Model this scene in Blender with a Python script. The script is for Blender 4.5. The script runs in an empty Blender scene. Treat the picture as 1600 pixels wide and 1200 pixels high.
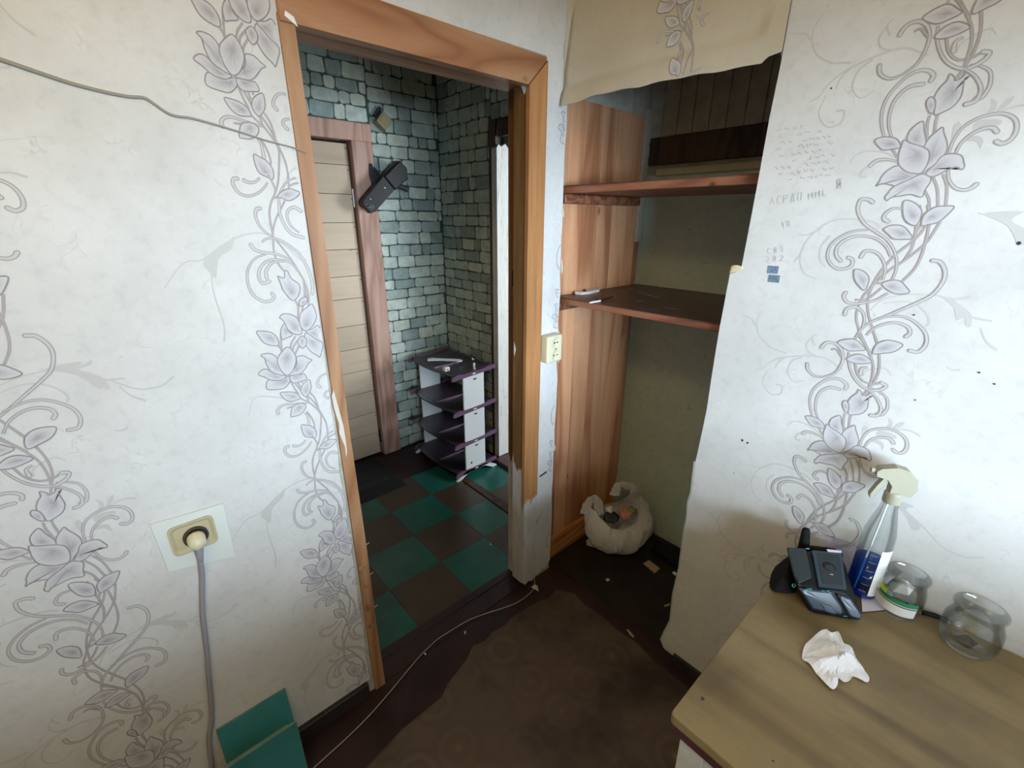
import bpy, bmesh, math, random
from mathutils import Vector, Matrix
random.seed(7)
C = bpy.context.scene.collection
scene = bpy.context.scene

# ------------------------------------------------------------------ camera
CAM = Vector((1.1808, -1.296, 1.6))
RT = Vector((0.66403082, 0.74770068, 0.00260048))
DN = Vector((0.26065136, -0.22822114, -0.93807035))
FW = Vector((-0.70080236, 0.62358544, -0.34643507))
FPX = 701.067
cd = bpy.data.cameras.new('camera'); cam = bpy.data.objects.new('camera', cd); C.objects.link(cam)
cd.sensor_width = 36; cd.lens = FPX / 1600 * 36; cd.clip_start = 0.02
m = Matrix((RT, -DN, -FW)).transposed().to_4x4(); m.translation = CAM
cam.matrix_world = m
scene.camera = cam

# ------------------------------------------------------------------ light
scene.view_settings.view_transform = 'Standard'
scene.view_settings.look = 'None'
scene.view_settings.gamma = 1.0
scene.view_settings.use_curve_mapping = False
scene.view_settings.exposure = 0.2
scene.cycles.max_bounces = 10
scene.cycles.diffuse_bounces = 6
scene.cycles.transparent_max_bounces = 24
scene.cycles.use_denoising = True
w = bpy.data.worlds.new('sky'); scene.world = w; w.use_nodes = True
w.node_tree.nodes['Background'].inputs[0].default_value = (0.62, 0.74, 0.95, 1)
w.node_tree.nodes['Background'].inputs[1].default_value = 0.3

def area(name, loc, target, sx, sy, power, col, spread=180):
    l = bpy.data.lights.new(name, 'AREA'); l.shape = 'RECTANGLE'; l.size = sx; l.size_y = sy
    l.energy = power; l.color = col; l.spread = math.radians(spread)
    o = bpy.data.objects.new(name, l); C.objects.link(o); o.location = loc
    o.rotation_euler = (Vector(target) - Vector(loc)).to_track_quat('-Z', 'Y').to_euler()
    return o
# daylight: the low band of sky left between the added sky-blocking slab and the horizon, seen through the window opposite the doorway
area('window_daylight', (4.3, -2.5, 1.52), (1.7, -0.9, 1.52), 6.6, 1.0, 1150, (0.71, 0.86, 1.0))
# daylight of the next room, reaching the hall through its side door
area('next_room_daylight', (0.9, 1.45, 1.45), (-0.9, 0.5, 1.0), 0.9, 1.0, 50, (0.88, 0.95, 1.0))
# added warm fill near the ceiling, tints the upper walls; no lamp known
bl = bpy.data.lights.new('warm_fill_light', 'POINT'); bl.energy = 18; bl.color = (1.0, 0.76, 0.40); bl.shadow_soft_size = 0.12
blo = bpy.data.objects.new('warm_fill_light', bl); C.objects.link(blo); blo.location = (1.15, -1.7, 2.42)

# ------------------------------------------------------------------ projection of photo tracings on the real wall planes
def ray(x, y):
    return RT * ((x - 800) / FPX) + DN * ((y - 600) / FPX) + FW
def on_x(x, y, X=0.0):
    v = ray(x, y); return CAM + v * ((X - CAM.x) / v.x)
def on_y(x, y, Y=0.0):
    v = ray(x, y); return CAM + v * ((Y - CAM.y) / v.y)

# ------------------------------------------------------------------ materials
def srgb(r, g, b):
    f = lambda c: (c / 255 / 12.92) if c <= 10 else ((c / 255 + 0.055) / 1.055) ** 2.4
    return (f(r), f(g), f(b), 1)
def base_mat(name, col=(0.5, 0.5, 0.5, 1), rough=0.6, metal=0.0, spec=0.5):
    mt = bpy.data.materials.new(name); mt.use_nodes = True
    b = mt.node_tree.nodes['Principled BSDF']
    b.inputs['Base Color'].default_value = col; b.inputs['Roughness'].default_value = rough
    b.inputs['Metallic'].default_value = metal
    b.inputs['Specular IOR Level'].default_value = spec
    return mt, mt.node_tree, b
def nd(t, kind, **kw):
    n = t.nodes.new(kind)
    for k, v in kw.items(): setattr(n, k, v)
    return n
def ramp(t, fac, stops):
    r = nd(t, 'ShaderNodeValToRGB')
    while len(r.color_ramp.elements) < len(stops): r.color_ramp.elements.new(0.5)
    for e, (p, c) in zip(r.color_ramp.elements, stops): e.position = p; e.color = c
    t.links.new(fac, r.inputs[0]); return r.outputs[0]
def noise(t, scale, detail=4, rough=0.55, vec=None, dist=0.0):
    n = nd(t, 'ShaderNodeTexNoise'); n.inputs['Scale'].default_value = scale
    n.inputs['Detail'].default_value = detail; n.inputs['Roughness'].default_value = rough
    n.inputs['Distortion'].default_value = dist
    if vec is None: vec = coords(t)
    t.links.new(vec, n.inputs['Vector']); return n.outputs[0]
def coords(t, scale=(1, 1, 1), kind='Object', loc=(0, 0, 0)):
    tc = nd(t, 'ShaderNodeTexCoord'); mp = nd(t, 'ShaderNodeMapping')
    mp.inputs['Scale'].default_value = scale; mp.inputs['Location'].default_value = loc
    t.links.new(tc.outputs[kind], mp.inputs[0]); return mp.outputs[0]
def mix(t, fac, a, b, mode='MIX'):
    n = nd(t, 'ShaderNodeMix', data_type='RGBA', blend_type=mode)
    for s, v in ((n.inputs[0], fac), (n.inputs[6], a), (n.inputs[7], b)):
        if hasattr(v, 'is_linked') or hasattr(v, 'links'): t.links.new(v, s)
        else: s.default_value = v
    return n.outputs[2]
def bump(t, b, h, strength=0.3, dist=0.002):
    n = nd(t, 'ShaderNodeBump'); n.inputs['Strength'].default_value = strength; n.inputs['Distance'].default_value = dist
    t.links.new(h, n.inputs['Height']); t.links.new(n.outputs[0], b.inputs['Normal'])
def rnd_scale(t, col, amt=0.25):
    """per-object brightness variation"""
    oi = nd(t, 'ShaderNodeObjectInfo'); mr = nd(t, 'ShaderNodeMapRange')
    mr.inputs[3].default_value = 1 - amt; mr.inputs[4].default_value = 1 + amt * 0.4
    t.links.new(oi.outputs['Random'], mr.inputs[0])
    return mix(t, 1.0, col, mr.outputs[0], 'MULTIPLY')

def simple(name, col, rough=0.6, metal=0.0, var=0.0, vscale=20, spec=0.5):
    mt, t, b = base_mat(name, col, rough, metal, spec)
    if var:
        n = noise(t, vscale)
        d = tuple(c * (1 - var) for c in col[:3]) + (1,); u = tuple(min(1, c * (1 + var * .6)) for c in col[:3]) + (1,)
        t.links.new(ramp(t, n, [(0.3, d), (0.7, u)]), b.inputs['Base Color'])
    return mt

def wood(name, c1, c2, c3, stretch, rough=0.5, rnd=0.0, knots=True, ringscale=9.0, dirt=0.0, spec=0.4):
    """stretch: mapping scale, small along the grain"""
    mt, t, b = base_mat(name, rough=rough, spec=spec)
    v = coords(t, stretch)
    oi = nd(t, 'ShaderNodeObjectInfo'); ad = nd(t, 'ShaderNodeVectorMath', operation='ADD'); ms = nd(t, 'ShaderNodeVectorMath', operation='SCALE')
    cm = nd(t, 'ShaderNodeCombineXYZ')
    for i in range(3): t.links.new(oi.outputs['Random'], cm.inputs[i])
    ms.inputs['Scale'].default_value = 37.0 if rnd else 0.0
    t.links.new(cm.outputs[0], ms.inputs[0]); t.links.new(v, ad.inputs[0]); t.links.new(ms.outputs[0], ad.inputs[1]); v = ad.outputs[0]
    n1 = noise(t, 1.0, 2, 0.5, v, 0.6)
    mu = nd(t, 'ShaderNodeMath', operation='MULTIPLY'); mu.inputs[1].default_value = ringscale; t.links.new(n1, mu.inputs[0])
    fr = nd(t, 'ShaderNodeMath', operation='PINGPONG'); fr.inputs[1].default_value = 1.0; t.links.new(mu.outputs[0], fr.inputs[0])
    n2 = noise(t, 26.0, 5, 0.7, v)
    col = ramp(t, fr.outputs[0], [(0.0, c1), (0.55, c2), (1.0, c3)])
    col = mix(t, ramp(t, n2, [(0.35, (0, 0, 0, 1)), (0.75, (0.28, 0.28, 0.28, 1))]), col, c3)
    if knots:
        vo = nd(t, 'ShaderNodeTexVoronoi'); vo.inputs['Scale'].default_value = 1.0
        kv = nd(t, 'ShaderNodeVectorMath', operation='ADD'); t.links.new(coords(t, tuple(5.5 if s_ > 1.5 else 3.6 for s_ in stretch)), kv.inputs[0]); t.links.new(ms.outputs[0], kv.inputs[1])
        t.links.new(kv.outputs[0], vo.inputs['Vector'])
        col = mix(t, ramp(t, vo.outputs['Distance'], [(0.03, (0.8, 0.8, 0.8, 1)), (0.075, (0, 0, 0, 1))]), col, tuple(c * 0.32 for c in c3[:3]) + (1,))
    if dirt:
        nn = noise(t, 3.2, 6, 0.65)
        col = mix(t, ramp(t, nn, [(0.45, (0, 0, 0, 1)), (0.72, (dirt, dirt, dirt, 1))]), col, (0.03, 0.025, 0.02, 1))
    if rnd: col = rnd_scale(t, col, rnd)
    t.links.new(col, b.inputs['Base Color'])
    bump(t, b, n2, 0.12, 0.0005)
    return mt

def paper_mat(name, cA, cB, cFleck, fleck=0.5, yellow=True):
    mt, t, b = base_mat(name, rough=0.75, spec=0.25)
    col = ramp(t, noise(t, 5, 6, 0.6), [(0.3, cA), (0.7, cB)])
    fine = noise(t, 38, 5, 0.65)
    col = mix(t, ramp(t, fine, [(0.25, (0.25, 0.25, 0.25, 1)), (0.5, (0, 0, 0, 1))]), col, cFleck)
    # thin broken crackle lines of the marbled print
    vo = nd(t, 'ShaderNodeTexVoronoi', feature='DISTANCE_TO_EDGE'); vo.inputs['Scale'].default_value = 13
    nv = nd(t, 'ShaderNodeTexNoise'); nv.inputs['Scale'].default_value = 9; nv.inputs['Detail'].default_value = 4
    tc = coords(t); t.links.new(tc, nv.inputs['Vector'])
    mx = nd(t, 'ShaderNodeVectorMath', operation='MULTIPLY_ADD'); mx.inputs[1].default_value = (0.22, 0.22, 0.22)
    t.links.new(nv.outputs['Color'], mx.inputs[0]); t.links.new(tc, mx.inputs[2]); t.links.new(mx.outputs[0], vo.inputs['Vector'])
    line = ramp(t, vo.outputs[0], [(0.0, (1, 1, 1, 1)), (0.028, (0, 0, 0, 1))])
    mask = ramp(t, noise(t, 10, 3, 0.6), [(0.54, (0, 0, 0, 1)), (0.66, (fleck, fleck, fleck, 1))])
    lm = mix(t, 1.0, line, mask, 'MULTIPLY')
    col = mix(t, lm, col, cFleck)
    t.links.new(col, b.inputs['Base Color'])
    bump(t, b, noise(t, 60, 4), 0.12, 0.002)
    return mt

M = {}
M['paper'] = paper_mat('floral_wallpaper', (0.585, 0.595, 0.59, 1), (0.70, 0.71, 0.71, 1), (0.38, 0.37, 0.38, 1), 0.38)
M['mint'] = paper_mat('mint_wallpaper', (0.42, 0.53, 0.50, 1), (0.49, 0.60, 0.56, 1), (0.20, 0.24, 0.24, 1), 0.8)
M['paper_back'] = simple('wallpaper_backing', (0.62, 0.58, 0.45, 1), 0.9, var=0.15)
M['paper_fold'] = paper_mat('peeled_wallpaper', (0.52, 0.48, 0.39, 1), (0.59, 0.55, 0.45, 1), (0.42, 0.39, 0.34, 1), 0.5)
M['plaster'] = simple('old_plaster', (0.45, 0.44, 0.38, 1), 0.9, var=0.2)
M['ceiling'] = simple('yellowed_ceiling_paint', (0.72, 0.62, 0.43, 1), 0.9, var=0.08)
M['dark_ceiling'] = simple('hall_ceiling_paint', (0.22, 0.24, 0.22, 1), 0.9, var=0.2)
M['grout'] = simple('printed_mortar', (0.075, 0.11, 0.10, 1), 0.85, var=0.2)
M['oak'] = wood('varnished_pine_trim', srgb(184, 144, 108), srgb(170, 127, 91), srgb(146, 102, 70), (9, 9, 0.9), 0.45, 0.12, knots=False)
M['oak_h'] = wood('varnished_pine_lintel', srgb(182, 139, 106), srgb(168, 121, 87), srgb(142, 95, 65), (9, 0.9, 9), 0.45, 0.1, knots=True)
M['reveal'] = wood('brown_stained_jamb', srgb(150, 112, 70), srgb(128, 88, 50), srgb(84, 54, 28), (9, 9, 0.9), 0.5, 0.15, knots=True)
M['pine'] = wood('pine_panelling', srgb(214, 166, 130), srgb(202, 150, 112), srgb(168, 112, 80), (8, 8, 0.9), 0.42, 0.20, ringscale=5)
M['pine_h'] = wood('pine_skirting', srgb(206, 152, 100), srgb(190, 132, 80), srgb(150, 96, 52), (10, 1.0, 10), 0.42)
M['shelf_edge'] = wood('reddish_shelf_wood', srgb(158, 108, 82), srgb(138, 88, 66), srgb(96, 60, 46), (1.6, 14, 14), 0.4, 0.1)
M['shelf_top'] = wood('dark_brown_shelf_paint', srgb(96, 70, 66), srgb(80, 56, 54), srgb(60, 42, 42), (1.5, 9, 9), 0.35, 0, knots=False, ringscale=3)
M['door_wood'] = wood('pale_door_boards', srgb(210, 188, 163), srgb(205, 182, 156), srgb(194, 170, 143), (12, 1.3, 12), 0.6, 0.12, ringscale=4)
M['door_frame'] = wood('pinkish_door_frame', srgb(210, 172, 154), srgb(198, 156, 138), srgb(170, 130, 112), (9, 9, 1.0), 0.55, 0.1)
M['darkwood'] = wood('dark_brown_casing', srgb(92, 66, 48), srgb(74, 52, 38), srgb(50, 34, 26), (9, 9, 1.0), 0.5, 0.1)
M['table'] = wood('worn_table_top', srgb(150, 134, 98), srgb(142, 125, 89), srgb(112, 96, 68), (0.9, 10, 10), 0.5, 0, knots=False, ringscale=3, dirt=0.45)
M['maroon'] = simple('maroon_floor_paint', (0.030, 0.011, 0.014, 1), 0.42, var=0.5, vscale=7)
M['maroon_edge'] = simple('maroon_paint', (0.10, 0.035, 0.045, 1), 0.45, var=0.3)
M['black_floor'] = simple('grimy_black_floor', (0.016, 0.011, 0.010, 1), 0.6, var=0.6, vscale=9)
M['skirting_dark'] = simple('blackened_skirting', (0.022, 0.017, 0.017, 1), 0.6, var=0.5)
M['white_paint'] = simple('white_furniture_paint', (0.72, 0.76, 0.80, 1), 0.35, var=0.06)
M['teal_board'] = simple('teal_fibreboard', (0.045, 0.26, 0.285, 1), 0.55, var=0.22, vscale=6)
M['teal_edge'] = simple('pale_fibreboard_edge', (0.17, 0.24, 0.22, 1), 0.8, var=0.2)
M['tile_teal'] = simple('teal_linoleum', (0.010, 0.118, 0.098, 1), 0.38, var=0.3, vscale=5)
M['tile_brown'] = simple('brown_linoleum', (0.066, 0.044, 0.028, 1), 0.42, var=0.25, vscale=5)
M['mat'] = simple('black_rubber', (0.012, 0.014, 0.018, 1), 0.75, var=0.3, vscale=60)
M['mat_print'] = simple('worn_grey_lettering', (0.035, 0.042, 0.05, 1), 0.8)
M['ivory'] = simple('ivory_plastic', (0.72, 0.69, 0.50, 1), 0.35)
M['ivory2'] = simple('aged_ivory_plastic', (0.52, 0.47, 0.30, 1), 0.45)
M['plate'] = simple('pale_wall_plate', (0.70, 0.76, 0.74, 1), 0.5)
M['brownhole'] = simple('dark_socket_recess', (0.05, 0.035, 0.03, 1), 0.6)
M['grey_cable'] = simple('dusty_grey_cable', (0.33, 0.32, 0.36, 1), 0.6)
M['wire'] = simple('wire_under_paint', (0.30, 0.28, 0.24, 1), 0.7)
M['white_cord'] = simple('white_cord', (0.42, 0.39, 0.36, 1), 0.6)
M['black'] = simple('black_plastic', (0.005, 0.006, 0.008, 1), 0.45, spec=0.3)
M['black_gloss'] = simple('glossy_blue_black_plastic', (0.018, 0.040, 0.065, 1), 0.32, spec=0.7)
M['black_matte'] = simple('black_fabric', (0.010, 0.012, 0.014, 1), 0.9, spec=0.2)
M['black_panel'] = simple('slate_black_panel', (0.020, 0.028, 0.034, 1), 0.5)
M['chrome'] = simple('chrome', (0.75, 0.75, 0.78, 1), 0.15, 1.0)
M['green_print'] = simple('turquoise_print', (0.05, 0.45, 0.38, 1), 0.4)
M['purple'] = simple('dark_purple_plastic', (0.032, 0.022, 0.038, 1), 0.28, spec=0.6)
M['purple_edge'] = simple('mauve_plastic_edge', (0.15, 0.085, 0.15, 1), 0.3)
M['rack_white'] = simple('white_plastic', (0.74, 0.80, 0.84, 1), 0.35)
M['white'] = simple('white_item', (0.80, 0.80, 0.80, 1), 0.5)
M['hole'] = simple('dark_opening', (0.004, 0.004, 0.004, 1), 0.9)
M['beige'] = simple('beige_box_plastic', (0.33, 0.28, 0.15, 1), 0.5)
M['card'] = simple('buff_card', (0.42, 0.34, 0.22, 1), 0.8)
M['lilac_card'] = simple('pale_lilac_card', (0.72, 0.70, 0.80, 1), 0.6)
M['flake'] = simple('pale_flake', (0.62, 0.58, 0.52, 1), 0.8)
M['blue_sticker'] = simple('blue_print', (0.16, 0.24, 0.34, 1), 0.6, var=0.4, vscale=150)
M['pencil'] = simple('pencil', (0.46, 0.46, 0.46, 1), 0.7)
M['peach'] = simple('foam_filler', (0.66, 0.56, 0.36, 1), 0.9)
M['trigger'] = simple('grey_green_trigger_plastic', (0.33, 0.32, 0.24, 1), 0.4)

def peel_mat(name, under, paint, thr, zc=None, zs=1.0):
    """paint flaking off wood; more paint left low on the jamb"""
    mt, t, b = base_mat(name, rough=0.6)
    n = noise(t, 1.0, 8, 0.7, coords(t, (30, 30, 5)))
    if zc is not None:
        tc = nd(t, 'ShaderNodeTexCoord'); sx = nd(t, 'ShaderNodeSeparateXYZ'); t.links.new(tc.outputs['Object'], sx.inputs[0])
        mr = nd(t, 'ShaderNodeMapRange'); mr.inputs[1].default_value = zc - zs / 2; mr.inputs[2].default_value = zc + zs / 2
        mr.inputs[3].default_value = 0.45; mr.inputs[4].default_value = -0.45
        t.links.new(sx.outputs[2], mr.inputs[0])
        ad = nd(t, 'ShaderNodeMath', operation='ADD'); t.links.new(n, ad.inputs[0]); t.links.new(mr.outputs[0], ad.inputs[1]); n = ad.outputs[0]
    f = ramp(t, n, [(thr - 0.012, (0, 0, 0, 1)), (thr + 0.012, (1, 1, 1, 1))])
    g = noise(t, 1.0, 5, 0.6, coords(t, (40, 40, 3)))
    u = ramp(t, g, [(0.3, tuple(c * 0.6 for c in under[:3]) + (1,)), (0.7, under)])
    p = ramp(t, noise(t, 1.0, 7, 0.75, coords(t, (55, 55, 9))), [(0.28, tuple(c * 0.35 for c in paint[:3]) + (1,)), (0.42, tuple(c * 0.85 for c in paint[:3]) + (1,)), (0.7, paint)])
    t.links.new(mix(t, f, u, p), b.inputs['Base Color'])
    bump(t, b, f, 0.5, 0.004)
    return mt
M['peel_jamb'] = peel_mat('jamb_with_flaking_white_paint', srgb(136, 98, 58), (0.62, 0.61, 0.62, 1), 0.5, 0.62, 0.30)
M['peel_trim'] = peel_mat('trim_with_flaking_white_paint', srgb(186, 132, 82), (0.62, 0.61, 0.62, 1), 0.5, 0.47, 0.34)
M['peel_casing'] = peel_mat('casing_with_cracked_white_paint', srgb(96, 80, 60), (0.86, 0.88, 0.86, 1), 0.30)

def thin_glass(name, tint=(0.93, 0.97, 0.96, 1), rough=0.03, refl=1.0):
    mt = bpy.data.materials.new(name); mt.use_nodes = True; t = mt.node_tree; t.nodes.clear()
    out = nd(t, 'ShaderNodeOutputMaterial'); mx = nd(t, 'ShaderNodeMixShader')
    tr = nd(t, 'ShaderNodeBsdfTransparent'); tr.inputs[0].default_value = tint
    gl = nd(t, 'ShaderNodeBsdfGlossy'); gl.inputs['Roughness'].default_value = rough
    lw = nd(t, 'ShaderNodeLayerWeight'); lw.inputs['Blend'].default_value = 0.28
    mr = nd(t, 'ShaderNodeMapRange'); mr.inputs[3].default_value = 0.06 * refl; mr.inputs[4].default_value = 0.75 * refl
    t.links.new(lw.outputs['Fresnel'], mr.inputs[0]); t.links.new(mr.outputs[0], mx.inputs[0])
    t.links.new(tr.outputs[0], mx.inputs[1]); t.links.new(gl.outputs[0], mx.inputs[2]); t.links.new(mx.outputs[0], out.inputs[0])
    return mt
M['glass'] = thin_glass('clear_jar_glass', (0.95, 0.96, 0.955, 1), 0.03, 0.75)
M['pane'] = thin_glass('window_glass', (0.97, 0.97, 0.97, 1), 0.02, 0.5)
M['pet'] = thin_glass('clear_bottle_plastic', (0.94, 0.96, 0.95, 1), 0.12, 0.7)
M['liquid'] = thin_glass('blue_cleaning_liquid', (0.16, 0.42, 0.86, 1), 0.1, 0.3)
def bag_mat():
    mt = bpy.data.materials.new('thin_white_polythene'); mt.use_nodes = True; t = mt.node_tree; t.nodes.clear()
    out = nd(t, 'ShaderNodeOutputMaterial'); a = nd(t, 'ShaderNodeMixShader'); a.inputs[0].default_value = 0.25
    p = nd(t, 'ShaderNodeBsdfPrincipled'); p.inputs['Base Color'].default_value = (0.74, 0.76, 0.82, 1); p.inputs['Roughness'].default_value = 0.38
    tl = nd(t, 'ShaderNodeBsdfTranslucent'); tl.inputs[0].default_value = (0.75, 0.77, 0.84, 1)
    t.links.new(p.outputs[0], a.inputs[1]); t.links.new(tl.outputs[0], a.inputs[2]); t.links.new(a.outputs[0], out.inputs[0])
    bp = nd(t, 'ShaderNodeBump'); bp.inputs['Strength'].default_value = 0.9; bp.inputs['Distance'].default_value = 0.02
    t.links.new(noise(t, 16, 3, 0.5, coords(t, (1.3, 1.3, 0.45)), 1.2), bp.inputs['Height'])
    t.links.new(bp.outputs[0], p.inputs['Normal'])
    return mt
M['bag'] = bag_mat()
M['tissue'] = simple('white_tissue', (0.84, 0.86, 0.92, 1), 0.9)

def print_mat(name):
    mt, t, b = base_mat(name, rough=0.7, spec=0.3)
    at = nd(t, 'ShaderNodeAttribute', attribute_name='Col')
    n = noise(t, 45, 4, 0.6)
    col = mix(t, ramp(t, n, [(0.3, (0.22, 0.22, 0.22, 1)), (0.7, (0, 0, 0, 1))]), at.outputs['Color'], (0.60, 0.61, 0.61, 1))
    t.links.new(col, b.inputs['Base Color']); return mt
M['print'] = print_mat('printed_ink')

def rings_mat():
    mt, t, b = base_mat('worn_flowered_linoleum', rough=0.5, spec=0.4)
    vo = nd(t, 'ShaderNodeTexVoronoi'); vo.inputs['Scale'].default_value = 6.2; vo.inputs['Randomness'].default_value = 0.25
    t.links.new(coords(t), vo.inputs['Vector'])
    rg = ramp(t, vo.outputs['Distance'], [(0.0, (0.25, 0.17, 0.11, 1)), (0.09, (0.11, 0.075, 0.052, 1)), (0.24, (0.088, 0.06, 0.045, 1)), (0.33, (0.132, 0.094, 0.071, 1)), (0.45, (0.085, 0.06, 0.046, 1)), (0.6, (0.115, 0.08, 0.062, 1))])
    n = noise(t, 4, 7, 0.65)
    col = mix(t, ramp(t, n, [(0.35, (0.15, 0.15, 0.15, 1)), (0.6, (0.8, 0.8, 0.8, 1))]), rg, (0.11, 0.08, 0.064, 1))
    n2 = noise(t, 2.2, 6, 0.6)
    col = mix(t, ramp(t, n2, [(0.5, (0, 0, 0, 1)), (0.68, (0.75, 0.75, 0.75, 1))]), col, (0.014, 0.010, 0.010, 1))
    t.links.new(col, b.inputs['Base Color']); bump(t, b, n, 0.15, 0.002); return mt
M['lino'] = rings_mat()

# ------------------------------------------------------------------ object helpers
ORG = {}
def tag(o, label=None, cat=None, group=None, kind=None):
    if label: o['label'] = label
    if cat: o['category'] = cat
    if group: o['group'] = group
    if kind: o['kind'] = kind
    return o
def thing(name, label, cat, loc=(0, 0, 0), group=None):
    o = bpy.data.objects.new(name, None); o.empty_display_size = 0.05; C.objects.link(o); o.location = loc
    ORG[o] = Vector(loc); return tag(o, label, cat, group)
def struct(name, loc=(0, 0, 0)):
    o = bpy.data.objects.new(name, None); C.objects.link(o); o.location = loc; ORG[o] = Vector(loc); o['kind'] = 'structure'; return o
def mk(name, V, F, mat, parent=None, origin=None, smooth=False, kind=None, label=None, mats=None, cols=None):
    org = ORG[parent] if parent is not None else Vector(origin or (0, 0, 0))
    me = bpy.data.meshes.new(name)
    me.from_pydata([tuple(Vector(v) - org) for v in V], [], F)
    me.materials.append(M[mat] if isinstance(mat, str) else mat)
    if mats:
        for x in mats[0]: me.materials.append(M[x])
        for p, i in zip(me.polygons, mats[1]): p.material_index = i
    if cols:
        ca = me.color_attributes.new('Col', 'FLOAT_COLOR', 'POINT')
        ca.data.foreach_set('color', [c for v in cols for c in (v[0], v[1], v[2], 1.0)])
    me.validate(); me.update()
    bm = bmesh.new(); bm.from_mesh(me)
    if not cols: bmesh.ops.recalc_face_normals(bm, faces=bm.faces)
    bm.to_mesh(me); bm.free()
    if smooth:
        for p in me.polygons: p.use_smooth = True
    o = bpy.data.objects.new(name, me); C.objects.link(o)
    if parent is not None: o.parent = parent
    else: o.location = org
    ORG[o] = org
    return tag(o, label=label, kind=kind)

def box_vf(lo, hi, bev=0.0, seg=1):
    x0, y0, z0 = lo; x1, y1, z1 = hi
    bm = bmesh.new(); bmesh.ops.create_cube(bm, size=1)
    for v in bm.verts: v.co = Vector(((x0 + x1) / 2 + v.co.x * (x1 - x0), (y0 + y1) / 2 + v.co.y * (y1 - y0), (z0 + z1) / 2 + v.co.z * (z1 - z0)))
    if bev: bmesh.ops.bevel(bm, geom=bm.edges[:], offset=bev, segments=seg, profile=0.5, affect='EDGES')
    V = [v.co.copy() for v in bm.verts]; F = [[v.index for v in f.verts] for f in bm.faces]; bm.free(); return V, F
def box(name, lo, hi, mat, parent=None, bev=0.0, seg=1, **kw):
    V, F = box_vf(lo, hi, bev, seg); return mk(name, V, F, mat, parent, **kw)
def join(parts):
    V, F = [], []
    for v, f in parts:
        n = len(V); V += list(v); F += [[i + n for i in p] for p in f]
    return V, F
def prism(poly, axis, a, b, bev=0.0):
    """poly: 2D list; axis 'x': (y,z) extruded in x, 'y': (x,z), 'z': (x,y)"""
    def P(p, t): return {'x': Vector((t, p[0], p[1])), 'y': Vector((p[0], t, p[1])), 'z': Vector((p[0], p[1], t))}[axis]
    n = len(poly)
    if bev:
        cx = sum(p[0] for p in poly) / n; cy = sum(p[1] for p in poly) / n
        def ins(p):
            d = Vector((p[0] - cx, p[1] - cy)); l = max(d.length, 1e-6); return (p[0] - d.x / l * bev, p[1] - d.y / l * bev)
        s = 1 if b > a else -1
        rings = [[P(p, a) for p in poly], [P(p, b - s * bev) for p in poly], [P(ins(p), b) for p in poly]]
    else: rings = [[P(p, a) for p in poly], [P(p, b) for p in poly]]
    V = [v for r in rings for v in r]; F = [list(range(n))[::-1], [n * (len(rings) - 1) + i for i in range(n)]]
    for k in range(len(rings) - 1):
        for i in range(n):
            j = (i + 1) % n; F.append([k * n + i, k * n + j, (k + 1) * n + j, (k + 1) * n + i])
    return V, F
def lathe(prof, cx, cy, n=40, closed=False):
    V, F = [], []
    for r, z in prof:
        for i in range(n):
            a = 2 * math.pi * i / n; V.append(Vector((cx + r * math.cos(a), cy + r * math.sin(a), z)))
    for k in range(len(prof) - 1):
        for i in range(n):
            j = (i + 1) % n; F.append([k * n + i, k * n + j, (k + 1) * n + j, (k + 1) * n + i])
    if closed: F.append([i for i in range(n)][::-1]); F.append([(len(prof) - 1) * n + i for i in range(n)])
    return V, F
def crom(P, sub=6, closed=False):
    P = [Vector(p) for p in P]; n = len(P); out = []
    if n < 3: 
        return [P[0].lerp(P[-1], i / sub) for i in range(sub + 1)]
    rng = range(n if closed else n - 1)
    for i in rng:
        if closed: a, b, c, d = P[(i - 1) % n], P[i], P[(i + 1) % n], P[(i + 2) % n]
        else: b, c = P[i], P[i + 1]; a = P[i - 1] if i else b * 2 - c; d = P[i + 2] if i + 2 < n else c * 2 - b
        for k in range(sub):
            t = k / sub
            out.append(0.5 * ((2 * b) + (c - a) * t + (2 * a - 5 * b + 4 * c - d) * t * t + (3 * b - a - 3 * c + d) * t ** 3))
    if not closed: out.append(P[-1])
    return out
def tube(pts, r, n=8, sub=6, cap=True):
    P = crom(pts, sub) if sub else [Vector(p) for p in pts]
    V, F = [], []; up = Vector((0.13, 0.21, 0.97))
    for i, p in enumerate(P):
        d = (P[min(i + 1, len(P) - 1)] - P[max(i - 1, 0)]).normalized()
        s = d.cross(up); s = s.normalized() if s.length > 1e-4 else Vector((1, 0, 0)); u = s.cross(d)
        rr = r(i / (len(P) - 1)) if callable(r) else r
        for k in range(n):
            a = 2 * math.pi * k / n; V.append(p + (s * math.cos(a) + u * math.sin(a)) * rr)
    for i in range(len(P) - 1):
        for k in range(n):
            j = (k + 1) % n; F.append([i * n + k, i * n + j, (i + 1) * n + j, (i + 1) * n + k])
    if cap: F.append(list(range(n))[::-1]); F.append([(len(P) - 1) * n + k for k in range(n)])
    return V, F
def hull(pts, bev=0.0, seg=2):
    bm = bmesh.new()
    for p in pts: bm.verts.new(p)
    r = bmesh.ops.convex_hull(bm, input=bm.verts[:])
    bmesh.ops.dissolve_limit(bm, angle_limit=0.02, verts=bm.verts[:], edges=bm.edges[:])
    if bev: bmesh.ops.bevel(bm, geom=bm.edges[:], offset=bev, segments=seg, profile=0.5, affect='EDGES')
    bm.verts.index_update()
    V = [v.co.copy() for v in bm.verts]; F = [[v.index for v in f.verts] for f in bm.faces]; bm.free(); return V, F

# ------------------------------------------------------------------ printed vines of the wallpaper (flat print on the wall planes)
INK = (0.345, 0.315, 0.325); INK_D = (0.26, 0.24, 0.25); INK_L = (0.55, 0.55, 0.56)
PET = (0.60, 0.60, 0.635); PET_D = (0.34, 0.325, 0.36); FAINT = (0.53, 0.53, 0.525)
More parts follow.
